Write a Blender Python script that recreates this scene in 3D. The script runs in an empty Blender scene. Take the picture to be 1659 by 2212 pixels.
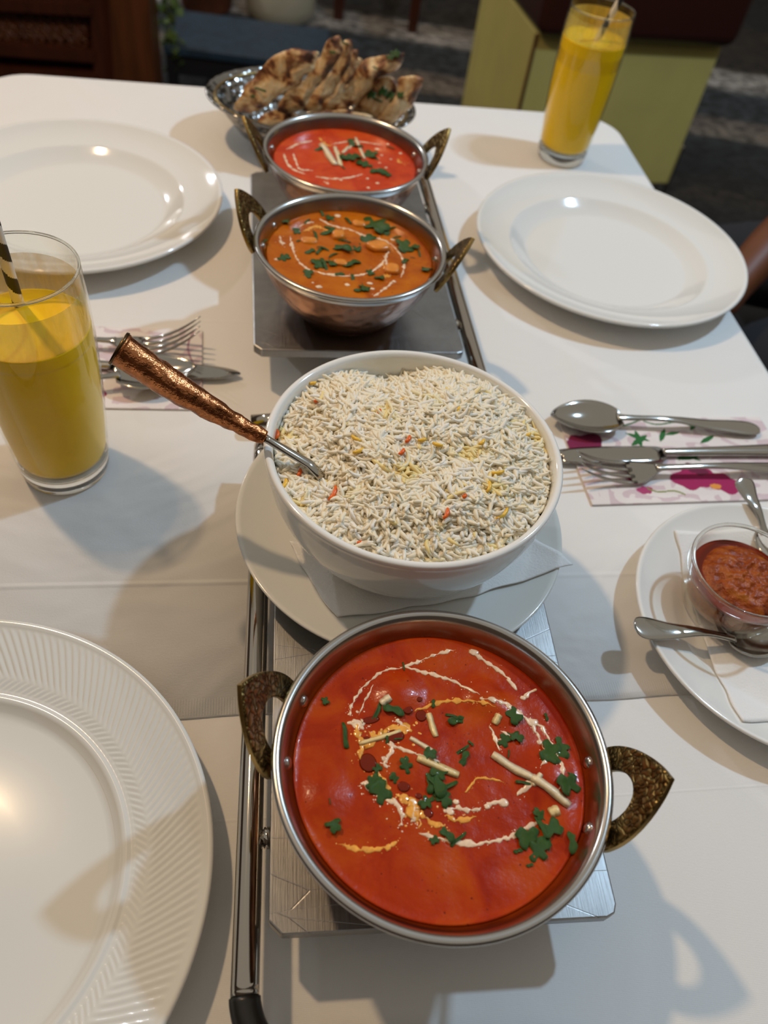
import bpy, bmesh, math, random
import numpy as np
from mathutils import Vector, Matrix, noise
random.seed(7); rng = np.random.default_rng(7)
SC = bpy.context.scene
COL = SC.collection
PI = math.pi

# ------------------------------------------------------------------ camera
CAM_H, PITCH, ROLL, FPX = 0.43864, 0.863126, 0.17735, 1725.08
W, H = 1659, 2212
cF = np.array([0, math.cos(PITCH), -math.sin(PITCH)])
_R = np.array([1.0, 0, 0]); _U = np.array([0, math.sin(PITCH), math.cos(PITCH)])
cR = math.cos(ROLL) * _R + math.sin(ROLL) * _U
cU = -math.sin(ROLL) * _R + math.cos(ROLL) * _U
cam_d = bpy.data.cameras.new('camera'); cam = bpy.data.objects.new('camera', cam_d); COL.objects.link(cam)
cam.matrix_world = Matrix([[cR[0], cU[0], -cF[0], 0], [cR[1], cU[1], -cF[1], 0], [cR[2], cU[2], -cF[2], CAM_H], [0, 0, 0, 1]])
cam_d.sensor_fit = 'VERTICAL'; cam_d.sensor_height = 36; cam_d.lens = FPX / H * 36
cam_d.clip_start = 0.01; cam_d.clip_end = 50
cam_d.dof.use_dof = True; cam_d.dof.focus_distance = 0.43; cam_d.dof.aperture_fstop = 7.5
SC.camera = cam

# ------------------------------------------------------------------ world, lights, exposure
SC.view_settings.view_transform = 'Standard'; SC.view_settings.look = 'None'
SC.view_settings.gamma = 1; SC.view_settings.use_curve_mapping = False
SC.view_settings.exposure = 0.08
SC.cycles.max_bounces = 16; SC.cycles.diffuse_bounces = 9; SC.cycles.transparent_max_bounces = 16
wd = bpy.data.worlds.new('world'); SC.world = wd; wd.use_nodes = True
wd.node_tree.nodes['Background'].inputs[0].default_value = (1.0, 0.92, 0.80, 1)
wd.node_tree.nodes['Background'].inputs[1].default_value = 0.34

def lamp(name, loc, power, color, radius=0.03):
    d = bpy.data.lights.new(name, 'POINT'); d.energy = power; d.color = color; d.shadow_soft_size = radius
    o = bpy.data.objects.new(name, d); o.location = loc; COL.objects.link(o); return o
lamp('warm_ceiling_lamp', (-0.78, 0.68, 1.5), 40, (1.0, 0.68, 0.39), 0.035)
lamp('cool_ceiling_lamp', (0.95, 1.1, 1.6), 60, (0.52, 0.76, 1.0), 0.04)
lamp('back_fill_light', (-2.7, 3.1, 1.6), 60, (0.92, 0.95, 1.0), 0.05)  # added fill light, brightens the chair's left side and the background

def P2(px, py, z):
    "where the sight line through a pixel meets the level z"
    d = cF * FPX + cR * (px - 829.5) + cU * (1106 - py)
    t = (z - CAM_H) / d[2]
    return Vector((d[0] * t, d[1] * t, z))
def PV(px, py, Y, k=0.0, m=0.0):
    "sight line meets the standing plane y = Y + k z + m x"
    d = cF * FPX + cR * (px - 829.5) + cU * (1106 - py)
    t = (Y + k * CAM_H) / (d[1] - k * d[2] - m * d[0])
    return Vector((d[0] * t, d[1] * t, CAM_H + d[2] * t))

# ------------------------------------------------------------------ helpers
def link(name, me, mat=None, parent=None, loc=None, rotz=None, smooth=True):
    o = bpy.data.objects.new(name, me); COL.objects.link(o)
    if mat is not None and not me.materials:
        for m in (mat if isinstance(mat, (list, tuple)) else [mat]): me.materials.append(m)
    if smooth and len(me.polygons): me.polygons.foreach_set('use_smooth', [True] * len(me.polygons))
    if parent is not None: o.parent = parent
    if loc is not None: o.location = loc
    if rotz is not None: o.rotation_euler = (0, 0, rotz)
    return o
def mesh(name, verts, faces):
    me = bpy.data.meshes.new(name); me.from_pydata([tuple(v) for v in verts], [], faces); me.update(); return me
def tag(o, label=None, cat=None, group=None, kind=None):
    if label: o['label'] = label
    if cat: o['category'] = cat
    if group: o['group'] = group
    if kind: o['kind'] = kind
    return o
def thing(name, label, cat, loc=(0, 0, 0), rotz=0, group=None):
    o = bpy.data.objects.new(name, None); COL.objects.link(o); o.location = loc; o.rotation_euler = (0, 0, rotz)
    o.empty_display_size = 0.02
    return tag(o, label, cat, group)
def lathe(prof, n=96, sx=1.0, sy=1.0):
    vs, fs = [], []; rings = []
    for r, z in prof:
        if r < 1e-7: rings.append([len(vs)]); vs.append((0, 0, z))
        else:
            rings.append(list(range(len(vs), len(vs) + n)))
            for i in range(n):
                a = 2 * PI * i / n; vs.append((r * math.cos(a) * sx, r * math.sin(a) * sy, z))
    for a, b in zip(rings[:-1], rings[1:]):
        for i in range(n):
            j = (i + 1) % n
            if len(a) == 1 and len(b) == 1: break
            if len(a) == 1: fs.append((a[0], b[j], b[i]))
            elif len(b) == 1: fs.append((a[i], a[j], b[0]))
            else: fs.append((a[i], a[j], b[j], b[i]))
    return vs, fs
def spline(pts, k=6):
    "catmull-rom through tuples of any dimension"
    P = [np.array(p, float) for p in pts]; P = [2 * P[0] - P[1]] + P + [2 * P[-1] - P[-2]]; out = []
    for i in range(1, len(P) - 2):
        for s in range(k):
            t = s / k
            out.append(0.5 * ((2 * P[i]) + (-P[i - 1] + P[i + 1]) * t + (2 * P[i - 1] - 5 * P[i] + 4 * P[i + 1] - P[i + 2]) * t * t + (-P[i - 1] + 3 * P[i] - 3 * P[i + 1] + P[i + 2]) * t ** 3))
    out.append(P[-2]); return out
def tube(pts, rad, n=12, flat=1.0, up=(0, 0, 1), caps=True):
    "sweep an ellipse (width rad, height rad*flat) along points; rad may be a list"
    pts = [Vector(p) for p in pts]; m = len(pts)
    rad = [rad] * m if isinstance(rad, (int, float)) else list(rad)
    flat = [flat] * m if isinstance(flat, (int, float)) else list(flat)
    vs, fs = [], []; upv = Vector(up); prev = None
    for i, p in enumerate(pts):
        t = (pts[min(i + 1, m - 1)] - pts[max(i - 1, 0)]).normalized()
        s = t.cross(upv if prev is None else prev)
        if s.length < 1e-4: s = t.cross(Vector((1, 0, 0)))
        s.normalize(); u = s.cross(t).normalized(); prev = u
        for k in range(n):
            a = 2 * PI * k / n; vs.append(p + s * math.cos(a) * rad[i] + u * math.sin(a) * rad[i] * flat[i])
    for i in range(m - 1):
        for k in range(n):
            j = (k + 1) % n; fs.append((i * n + k, i * n + j, (i + 1) * n + j, (i + 1) * n + k))
    if caps: fs.append(tuple(range(n))[::-1]); fs.append(tuple((m - 1) * n + k for k in range(n)))
    return vs, fs
def join(*parts):
    vs, fs = [], []
    for v, f in parts:
        b = len(vs); vs += list(v); fs += [tuple(i + b for i in q) for q in f]
    return vs, fs
def boxm(x0, x1, y0, y1, z0, z1):
    vs = [(x, y, z) for z in (z0, z1) for y in (y0, y1) for x in (x0, x1)]
    return vs, [(0, 2, 3, 1), (4, 5, 7, 6), (0, 1, 5, 4), (2, 6, 7, 3), (0, 4, 6, 2), (1, 3, 7, 5)]
def prism(poly, thick):
    "poly: 3-D points of a flat outline, thick: vector"
    t = Vector(thick); n = len(poly); vs = [Vector(p) for p in poly] + [Vector(p) + t for p in poly]
    fs = [tuple(range(n)), tuple(range(2 * n - 1, n - 1, -1))] + [(i, i + n, (i + 1) % n + n, (i + 1) % n) for i in range(n)]
    return vs, fs
def fixn(me):
    bm = bmesh.new(); bm.from_mesh(me); bmesh.ops.recalc_face_normals(bm, faces=bm.faces); bm.to_mesh(me); bm.free(); return me
def bevel(o, w, seg=3):
    m = o.modifiers.new('bevel', 'BEVEL'); m.width = w; m.segments = seg; m.limit_method = 'ANGLE'; m.angle_limit = math.radians(40); return o
def subsurf(o, l=2):
    m = o.modifiers.new('sub', 'SUBSURF'); m.levels = l; m.render_levels = l; return o
def N3(x, y, z): return noise.noise(Vector((x, y, z)))
def pillow(outline, normal, th, amp=0.0, freq=60, rings=7, seed=0, flat=0.35):
    "a puffy slab: 3-D outline, rings towards its centre, thickness th, noisy relief"
    O = [Vector(p) for p in outline]; c = sum(O, Vector()) / len(O); nrm = Vector(normal).normalized(); n = len(O)
    vs, fs = [], []
    def ring(f, side):
        idx = []
        t = th * 0.5 * (max(0.0, 1 - f ** 2) ** flat)
        for p in O:
            q = c + (p - c) * f
            d = noise.noise(q * freq + Vector((seed, 0, side))) * amp
            vs.append(q + nrm * side * t + nrm * d); idx.append(len(vs) - 1)
        return idx
    edge = ring(1.0, 1)
    for side in (1, -1):
        prev = edge
        for k in range(rings - 1, 0, -1):
            cur = ring((k / rings) ** 0.8, side)
            for i in range(n):
                j = (i + 1) % n
                q = (prev[i], prev[j], cur[j], cur[i]); fs.append(q if side == 1 else q[::-1])
            prev = cur
        vs.append(c + nrm * side * th * 0.5); ci = len(vs) - 1
        for i in range(n):
            q = (prev[i], prev[(i + 1) % n], ci); fs.append(q if side == 1 else q[::-1])
    return vs, fs
def smooth_outline(pts, k=4):
    P = [tuple(p) for p in pts]; P2_ = P[-2:] + P + P[:3]
    s = spline(P2_, k); return [Vector(q) for q in s[2 * k: (2 + len(P)) * k]]

# ------------------------------------------------------------------ materials
def new_mat(name):
    m = bpy.data.materials.new(name); m.use_nodes = True; nt = m.node_tree
    return m, nt, nt.nodes['Principled BSDF']
def nd(nt, t, **kw):
    n = nt.nodes.new(t)
    for k, v in kw.items():
        if k in n.inputs: n.inputs[k].default_value = v
        else: setattr(n, k, v)
    return n
def coords(nt, kind='Object', scale=(1, 1, 1), rot=(0, 0, 0)):
    tc = nd(nt, 'ShaderNodeTexCoord'); mp = nd(nt, 'ShaderNodeMapping')
    mp.inputs['Scale'].default_value = scale; mp.inputs['Rotation'].default_value = rot
    nt.links.new(tc.outputs[kind], mp.inputs[0]); return mp.outputs[0]
def ramp(nt, src, stops):
    r = nd(nt, 'ShaderNodeValToRGB'); e = r.color_ramp.elements
    while len(e) < len(stops): e.new(0.5)
    for q, (p, c) in zip(e, stops): q.position = p; q.color = (*c, 1) if len(c) == 3 else c
    nt.links.new(src, r.inputs[0]); return r.outputs[0]
def noise_t(nt, vec, scale, detail=3, rough=0.5, dist=0.0):
    n = nd(nt, 'ShaderNodeTexNoise'); n.inputs['Scale'].default_value = scale; n.inputs['Detail'].default_value = detail
    n.inputs['Roughness'].default_value = rough; n.inputs['Distortion'].default_value = dist
    nt.links.new(vec, n.inputs['Vector']); return n.outputs['Fac']
def bump(nt, bsdf, src, strength, dist=0.001, prev=None):
    b = nd(nt, 'ShaderNodeBump'); b.inputs['Strength'].default_value = strength; b.inputs['Distance'].default_value = dist
    nt.links.new(src, b.inputs['Height'])
    if prev: nt.links.new(prev, b.inputs['Normal'])
    nt.links.new(b.outputs[0], bsdf.inputs['Normal']); return b.outputs[0]
def simple(name, col, rough=0.5, metal=0.0, coat=0.0, var=0.0, vscale=30, bumps=0.0, bscale=200, bdist=0.0005, sss=0.0, spec=0.5, scale=(1, 1, 1), kind='Object'):
    m, nt, b = new_mat(name)
    b.inputs['Base Color'].default_value = (*col, 1); b.inputs['Roughness'].default_value = rough; b.inputs['Metallic'].default_value = metal
    b.inputs['Coat Weight'].default_value = coat; b.inputs['Coat Roughness'].default_value = 0.05; b.inputs['Specular IOR Level'].default_value = spec
    if sss: b.inputs['Subsurface Weight'].default_value = sss; b.inputs['Subsurface Radius'].default_value = (0.004, 0.003, 0.002); b.inputs['Subsurface Scale'].default_value = 1.0
    if var or bumps: v = coords(nt, kind, scale)
    if var:
        f = noise_t(nt, v, vscale, 4, 0.6)
        nt.links.new(ramp(nt, f, [(0.3, tuple(c * (1 - var) for c in col)), (0.7, tuple(min(1, c * (1 + var)) for c in col))]), b.inputs['Base Color'])
    if bumps: bump(nt, b, noise_t(nt, v, bscale, 3, 0.6), bumps, bdist)
    return m
M = {}
M['china'] = simple('white_china', (0.80, 0.80, 0.77), 0.10, coat=0.5)
M['china_grey'] = simple('off_white_china', (0.72, 0.72, 0.68), 0.14, coat=0.4)
M['steel'] = simple('stainless_steel', (0.52, 0.50, 0.47), 0.22, 1.0, bumps=0.15, bscale=60)
M['cutlery'] = simple('cutlery_steel', (0.46, 0.44, 0.40), 0.10, 1.0)
M['tube'] = simple('chrome_tube', (0.50, 0.46, 0.40), 0.07, 1.0)
M['rubber'] = simple('black_rubber', (0.012, 0.011, 0.010), 0.35)
M['paper'] = simple('white_tissue', (0.82, 0.81, 0.79), 0.85, bumps=0.5, bscale=700, bdist=0.0008)
M['wood'] = simple('dark_red_wood', (0.062, 0.014, 0.005), 0.42, var=0.35, vscale=6, scale=(6, 6, 1))
M['wood2'] = simple('brown_wood', (0.11, 0.032, 0.009), 0.4, var=0.3, vscale=5, scale=(8, 8, 1))
M['yellow'] = simple('yellow_green_vinyl', (0.62, 0.54, 0.17), 0.45, var=0.08, vscale=4, bumps=0.1, bscale=90)
M['brownleather'] = simple('dark_brown_leather', (0.040, 0.010, 0.006), 0.35, bumps=0.3, bscale=120)
M['cream_pot'] = simple('cream_ceramic', (0.50, 0.46, 0.34), 0.3)
M['terra'] = simple('terracotta', (0.22, 0.06, 0.02), 0.8, var=0.2)
M['blue'] = simple('dark_blue_paint', (0.018, 0.040, 0.065), 0.5, var=0.3)
M['black'] = simple('near_black', (0.006, 0.006, 0.008), 0.6)
M['trouser'] = simple('black_cotton', (0.012, 0.012, 0.015), 0.9, bumps=0.3, bscale=600)
M['skin'] = simple('brown_skin', (0.14, 0.042, 0.013), 0.5, var=0.1, vscale=20)
M['hair'] = simple('black_hair', (0.008, 0.006, 0.005), 0.5, bumps=0.5, bscale=200)
M['ginger'] = simple('ginger_strip', (0.82, 0.62, 0.28), 0.28, var=0.12, vscale=300, bumps=0.3, bscale=900, coat=0.3)
M['ginger_pale'] = simple('pale_ginger_strip', (0.80, 0.66, 0.42), 0.28, var=0.12, vscale=300, bumps=0.3, bscale=900, coat=0.3)
M['paneer'] = simple('sauce_coated_paneer', (0.66, 0.22, 0.015), 0.3, var=0.2, vscale=120, bumps=0.3, bscale=400, coat=0.4)
M['cream'] = simple('cream_swirl', (0.88, 0.62, 0.42), 0.25, var=0.22, vscale=260, coat=0.4)
M['oilcream'] = simple('orange_oil_streak', (0.86, 0.36, 0.05), 0.15, var=0.25, vscale=300, coat=0.6)
M['stem'] = simple('green_stem', (0.05, 0.13, 0.02), 0.5)
M['oil'] = simple('dark_red_oil', (0.17, 0.014, 0.002), 0.06, spec=0.35)
M['lassi'] = simple('mango_lassi', (0.95, 0.60, 0.004), 0.5, var=0.03, sss=0.0, spec=0.15)

def leafmat(name, a, b_):
    m, nt, b = new_mat(name); v = coords(nt); f = noise_t(nt, v, 350, 3)
    nt.links.new(ramp(nt, f, [(0.3, a), (0.7, b_)]), b.inputs['Base Color']); b.inputs['Roughness'].default_value = 0.35
    b.inputs['Coat Weight'].default_value = 0.08; b.inputs['Specular IOR Level'].default_value = 0.3
    bump(nt, b, noise_t(nt, v, 500, 2), 0.4, 0.0005); return m
M['leaf'] = leafmat('coriander_green', (0.010, 0.042, 0.006), (0.05, 0.13, 0.018))
M['ivy'] = leafmat('trailing_plant_green', (0.03, 0.07, 0.012), (0.16, 0.22, 0.05))

def curry_mat(name, lo, mid, hi):
    m, nt, b = new_mat(name); v = coords(nt)
    f = noise_t(nt, v, 38, 5, 0.6, 0.6)
    base = ramp(nt, f, [(0.32, lo), (0.5, mid), (0.72, hi)])
    sp = nd(nt, 'ShaderNodeTexVoronoi'); sp.inputs['Scale'].default_value = 380; nt.links.new(v, sp.inputs['Vector'])
    rnd = noise_t(nt, v, 300, 1)
    mx0 = nd(nt, 'ShaderNodeMath', operation='MULTIPLY_ADD'); nt.links.new(rnd, mx0.inputs[0]); mx0.inputs[1].default_value = -1.1; mx0.inputs[2].default_value = 0.78
    add = nd(nt, 'ShaderNodeMath', operation='ADD'); nt.links.new(sp.outputs['Distance'], add.inputs[0]); nt.links.new(mx0.outputs[0], add.inputs[1])
    spot = ramp(nt, add.outputs[0], [(0.16, (1, 1, 1)), (0.24, (0, 0, 0))])
    mx = nd(nt, 'ShaderNodeMix', data_type='RGBA'); nt.links.new(spot, mx.inputs[0]); nt.links.new(base, mx.inputs[6]); mx.inputs[7].default_value = (0.16, 0.012, 0.003, 1)
    nt.links.new(mx.outputs[2], b.inputs['Base Color'])
    b.inputs['Roughness'].default_value = 0.3; b.inputs['Coat Weight'].default_value = 0.14; b.inputs['Coat Roughness'].default_value = 0.03
    b.inputs['Specular IOR Level'].default_value = 0.14
    n1 = bump(nt, b, noise_t(nt, v, 70, 5, 0.6), 0.35, 0.0022)
    nt.links.new(n1, b.inputs['Coat Normal'])
    return m
M['curry_red'] = curry_mat('red_tomato_curry', (0.30, 0.015, 0.0002), (0.40, 0.033, 0.0002), (0.47, 0.068, 0.0004))
M['curry_orange'] = curry_mat('orange_brown_curry', (0.33, 0.062, 0.001), (0.44, 0.105, 0.0015), (0.52, 0.15, 0.003))
M['curry_far'] = curry_mat('bright_red_curry', (0.42, 0.028, 0.004), (0.54, 0.048, 0.006), (0.60, 0.09, 0.012))

def copper_mat(name, col, rough, hs, hd, dark=0.35):
    m, nt, b = new_mat(name); v = coords(nt); b.inputs['Metallic'].default_value = 1; b.inputs['Roughness'].default_value = rough
    vo = nd(nt, 'ShaderNodeTexVoronoi'); vo.inputs['Scale'].default_value = hs; vo.feature = 'SMOOTH_F1'; nt.links.new(v, vo.inputs['Vector'])
    f = noise_t(nt, v, 40, 4, 0.6)
    nt.links.new(ramp(nt, f, [(0.3, tuple(c * (1 - dark) for c in col)), (0.65, col)]), b.inputs['Base Color'])
    bump(nt, b, vo.outputs['Distance'], 0.7, hd); return m
M['copper_hammered'] = copper_mat('hammered_copper', (0.30, 0.15, 0.09), 0.32, 120, 0.0018)
M['copper_shiny'] = simple('embossed_copper', (0.46, 0.175, 0.068), 0.20, 1.0, var=0.45, vscale=170, bumps=0.55, bscale=420, bdist=0.0012)
M['dimple_steel'] = copper_mat('hammered_steel', (0.34, 0.33, 0.31), 0.16, 110, 0.006)
M['dark_ring'] = simple('darkened_brass', (0.10, 0.06, 0.025), 0.3, 1.0)

def brass_mat():
    m, nt, b = new_mat('engraved_brass'); v = coords(nt); b.inputs['Metallic'].default_value = 1; b.inputs['Roughness'].default_value = 0.36
    w = nd(nt, 'ShaderNodeTexVoronoi'); w.feature = 'DISTANCE_TO_EDGE'; w.inputs['Scale'].default_value = 260
    nz = nd(nt, 'ShaderNodeTexNoise'); nz.inputs['Scale'].default_value = 130; nz.inputs['Detail'].default_value = 2; nt.links.new(v, nz.inputs['Vector'])
    ad = nd(nt, 'ShaderNodeMix', data_type='RGBA', blend_type='ADD'); ad.inputs[0].default_value = 0.012
    nt.links.new(v, ad.inputs[6]); nt.links.new(nz.outputs['Color'], ad.inputs[7]); nt.links.new(ad.outputs[2], w.inputs['Vector'])
    c = ramp(nt, w.outputs['Distance'], [(0.02, (0.06, 0.038, 0.012)), (0.09, (0.20, 0.135, 0.045)), (0.3, (0.33, 0.23, 0.085))])
    nt.links.new(c, b.inputs['Base Color']); bump(nt, b, w.outputs['Distance'], 0.6, 0.0016); return m
M['brass'] = brass_mat()
M['brass_edge'] = simple('worn_brass_edge', (0.36, 0.24, 0.085), 0.3, 1.0, var=0.25, vscale=80)

def alu_mat():
    m, nt, b = new_mat('brushed_aluminium'); v = coords(nt, 'Object', (1, 1, 1)); b.inputs['Metallic'].default_value = 1
    v2 = coords(nt, 'Object', (40, 1.5, 20))
    f = noise_t(nt, v2, 30, 4, 0.7); f2 = noise_t(nt, v, 25, 5, 0.6)
    nt.links.new(ramp(nt, f2, [(0.3, (0.27, 0.265, 0.26)), (0.7, (0.40, 0.395, 0.39))]), b.inputs['Base Color'])
    nt.links.new(ramp(nt, f, [(0.3, (0.30,) * 3), (0.7, (0.46,) * 3)]), b.inputs['Roughness'])
    n = bump(nt, b, f, 0.18, 0.0004)
    w = nd(nt, 'ShaderNodeTexVoronoi'); w.feature = 'DISTANCE_TO_EDGE'; w.inputs['Scale'].default_value = 22; nt.links.new(coords(nt, 'Object', (0.6, 2.2, 1), (0, 0, 0.4)), w.inputs['Vector'])
    sc = ramp(nt, w.outputs['Distance'], [(0.0, (0,) * 3), (0.006, (1,) * 3)]); bump(nt, b, sc, 0.25, 0.0004, n)
    return m
M['alu'] = alu_mat()

def glass_mat(name, col=(0.97, 0.98, 0.97), rough=0.0):
    m, nt, b = new_mat(name); b.inputs['Base Color'].default_value = (*col, 1); b.inputs['Roughness'].default_value = rough
    b.inputs['Transmission Weight'].default_value = 1; b.inputs['IOR'].default_value = 1.45; return m
M['glass'] = glass_mat('clear_glass')
def thin_glass(name, tint, lo=0.05):
    m, nt, b = new_mat(name); nt.nodes.remove(b)
    tr = nd(nt, 'ShaderNodeBsdfTransparent'); tr.inputs[0].default_value = (*tint, 1); gl = nd(nt, 'ShaderNodeBsdfGlossy'); gl.inputs['Roughness'].default_value = 0.03; gl.inputs[0].default_value = (0.95, 0.95, 0.92, 1)
    lw = nd(nt, 'ShaderNodeLayerWeight'); lw.inputs[0].default_value = 0.32
    rp_ = nd(nt, 'ShaderNodeMapRange'); nt.links.new(lw.outputs['Facing'], rp_.inputs[0]); rp_.inputs[1].default_value = 0.25; rp_.inputs[2].default_value = 1.0; rp_.inputs[3].default_value = lo; rp_.inputs[4].default_value = 0.75
    mx = nd(nt, 'ShaderNodeMixShader'); nt.links.new(rp_.outputs[0], mx.inputs[0]); nt.links.new(tr.outputs[0], mx.inputs[1]); nt.links.new(gl.outputs[0], mx.inputs[2])
    nt.links.new(mx.outputs[0], nt.nodes['Material Output'].inputs[0]); return m
M['thin'] = thin_glass('thin_clear_glass', (0.985, 0.985, 0.965), 0.03)
def film_mat():
    m, nt, b = new_mat('lassi_film'); v = coords(nt, 'Object', (1, 1, 0.22))
    f = noise_t(nt, v, 130, 4, 0.6, 0.8)
    tr = nd(nt, 'ShaderNodeBsdfTransparent'); mx = nd(nt, 'ShaderNodeMixShader')
    b.inputs['Base Color'].default_value = (0.90, 0.72, 0.20, 1); b.inputs['Roughness'].default_value = 0.6
    nt.links.new(ramp(nt, f, [(0.35, (0.42,) * 3), (0.7, (0.62,) * 3)]), mx.inputs[0])
    nt.links.new(tr.outputs[0], mx.inputs[1]); nt.links.new(b.outputs[0], mx.inputs[2])
    nt.links.new(mx.outputs[0], nt.nodes['Material Output'].inputs[0]); return m
M['film'] = film_mat()

def cloth_mat(name, ribs=None, creases=()):
    m, nt, b = new_mat(name); b.inputs['Base Color'].default_value = (0.80, 0.79, 0.77, 1); b.inputs['Roughness'].default_value = 0.9
    b.inputs['Sheen Weight'].default_value = 0.2; b.inputs['Specular IOR Level'].default_value = 0.15
    v = coords(nt)
    w1 = nd(nt, 'ShaderNodeTexWave', wave_type='BANDS', bands_direction='Y'); w1.inputs['Scale'].default_value = 400; w1.inputs['Distortion'].default_value = 0.6; w1.inputs['Detail Scale'].default_value = 1
    nt.links.new(v, w1.inputs['Vector'])
    n = bump(nt, b, w1.outputs['Fac'], 0.12, 0.0003)
    n = bump(nt, b, noise_t(nt, v, 900, 2), 0.25, 0.0003, n)
    n = bump(nt, b, noise_t(nt, v, 5.5, 3, 0.5, 1.2), 0.5, 0.012, n)
    sep = nd(nt, 'ShaderNodeSeparateXYZ'); nt.links.new(v, sep.inputs[0])
    for ax, pos, wd_, st in creases:
        s = nd(nt, 'ShaderNodeMath', operation='SUBTRACT'); nt.links.new(sep.outputs[ax], s.inputs[0]); s.inputs[1].default_value = pos
        a = nd(nt, 'ShaderNodeMath', operation='ABSOLUTE'); nt.links.new(s.outputs[0], a.inputs[0])
        mr = nd(nt, 'ShaderNodeMapRange'); mr.interpolation_type = 'SMOOTHSTEP'; nt.links.new(a.outputs[0], mr.inputs[0]); mr.inputs[1].default_value = 0; mr.inputs[2].default_value = wd_; mr.inputs[3].default_value = 1; mr.inputs[4].default_value = 0
        n = bump(nt, b, mr.outputs[0], st, 0.0015, n)
    if ribs:
        y0, y1 = ribs
        w = nd(nt, 'ShaderNodeTexWave', wave_type='BANDS', bands_direction='X'); w.inputs['Scale'].default_value = 200; nt.links.new(v, w.inputs['Vector'])
        g = nd(nt, 'ShaderNodeMath', operation='GREATER_THAN'); nt.links.new(sep.outputs[1], g.inputs[0]); g.inputs[1].default_value = y0
        l = nd(nt, 'ShaderNodeMath', operation='LESS_THAN'); nt.links.new(sep.outputs[1], l.inputs[0]); l.inputs[1].default_value = y1
        q = nd(nt, 'ShaderNodeMath', operation='MULTIPLY'); nt.links.new(g.outputs[0], q.inputs[0]); nt.links.new(l.outputs[0], q.inputs[1])
        q2 = nd(nt, 'ShaderNodeMath', operation='MULTIPLY'); nt.links.new(q.outputs[0], q2.inputs[0]); nt.links.new(w.outputs['Fac'], q2.inputs[1])
        bump(nt, b, q2.outputs[0], 0.18, 0.0005, n)
    return m

def vcol_mat(name, attr, rough, sss=0.0, bumps=0.0, bscale=400, spec=0.5):
    m, nt, b = new_mat(name); a = nd(nt, 'ShaderNodeAttribute'); a.attribute_name = attr
    nt.links.new(a.outputs['Color'], b.inputs['Base Color']); b.inputs['Roughness'].default_value = rough; b.inputs['Specular IOR Level'].default_value = spec
    if sss: b.inputs['Subsurface Weight'].default_value = sss; b.inputs['Subsurface Radius'].default_value = (0.003, 0.0025, 0.0018); b.inputs['Subsurface Scale'].default_value = 1
    if bumps: bump(nt, b, noise_t(nt, coords(nt), bscale, 3), bumps, 0.0005)
    return m
def rice_mat():
    m = vcol_mat('cooked_rice', 'tint', 0.35, spec=0.35); nt = m.node_tree; b = nt.nodes['Principled BSDF']
    tl = nd(nt, 'ShaderNodeBsdfTranslucent'); at = [n for n in nt.nodes if n.bl_idname == 'ShaderNodeAttribute'][0]
    nt.links.new(at.outputs['Color'], tl.inputs['Color']); mx = nd(nt, 'ShaderNodeMixShader'); mx.inputs[0].default_value = 0.22
    nt.links.new(b.outputs[0], mx.inputs[1]); nt.links.new(tl.outputs[0], mx.inputs[2]); nt.links.new(mx.outputs[0], nt.nodes['Material Output'].inputs[0]); return m
M['rice'] = rice_mat()
M['print'] = vcol_mat('printed_tissue', 'tint', 0.85, bumps=0.5, bscale=500)

# ================================================================== SETTING
FZ = -0.75
def struct(name, vf, mat, smooth=False):
    o = link(name, mesh(name, *vf), mat, smooth=smooth); o['kind'] = 'structure'; return o
def floor_mat():
    m, nt, b = new_mat('dark_carpet'); v = coords(nt, 'Object', (1, 1, 1), (0, 0, -0.06))
    sep = nd(nt, 'ShaderNodeSeparateXYZ'); nt.links.new(v, sep.inputs[0])
    wob = noise_t(nt, v, 4, 3)
    ad = nd(nt, 'ShaderNodeMath', operation='MULTIPLY_ADD'); nt.links.new(wob, ad.inputs[0]); ad.inputs[1].default_value = 0.06; nt.links.new(sep.outputs[1], ad.inputs[2])
    dv = nd(nt, 'ShaderNodeMath', operation='DIVIDE'); nt.links.new(ad.outputs[0], dv.inputs[0]); dv.inputs[1].default_value = 6.0
    c = ramp(nt, dv.outputs[0], [(0.40, (0.010, 0.010, 0.011)), (0.43, (0.030, 0.024, 0.018)), (0.455, (0.012, 0.013, 0.015)), (0.50, (0.030, 0.033, 0.036)), (0.505, (0.20, 0.165, 0.13)), (0.53, (0.15, 0.12, 0.10)),
                                 (0.535, (0.035, 0.040, 0.044)), (0.575, (0.034, 0.042, 0.050)), (0.585, (0.40, 0.37, 0.34)), (0.612, (0.34, 0.31, 0.28)), (0.618, (0.030, 0.024, 0.018)), (0.70, (0.026, 0.020, 0.015)), (0.72, (0.012, 0.012, 0.013))])
    f = noise_t(nt, coords(nt, 'Object', (1, 1.6, 1)), 26, 4, 0.75)
    mx = nd(nt, 'ShaderNodeMix', data_type='RGBA', blend_type='MULTIPLY'); mx.inputs[0].default_value = 1
    nt.links.new(c, mx.inputs[6]); nt.links.new(ramp(nt, f, [(0.40, (0.22,) * 3), (0.62, (1.6,) * 3)]), mx.inputs[7])
    nt.links.new(mx.outputs[2], b.inputs['Base Color']); b.inputs['Roughness'].default_value = 0.75; bump(nt, b, f, 0.4, 0.01)
    return m
struct('floor', boxm(-5, 5, -1.2, 7, FZ - 0.05, FZ), floor_mat())
M['wall'] = simple('dark_plaster', (0.10, 0.07, 0.05), 0.8, var=0.25, vscale=2)
struct('wall_back', boxm(-5, 5, 7, 7.1, FZ, 2.0), M['wall'])
struct('wall_left', boxm(-5.1, -5, -1.2, 7, FZ, 2.0), M['wall'])
struct('shade_wall_front', boxm(-5, 5, -1.3, -1.2, FZ, 2.0), M['wall'])  # unseen wall added behind the camera, keeps ambient light off the near table
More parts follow.
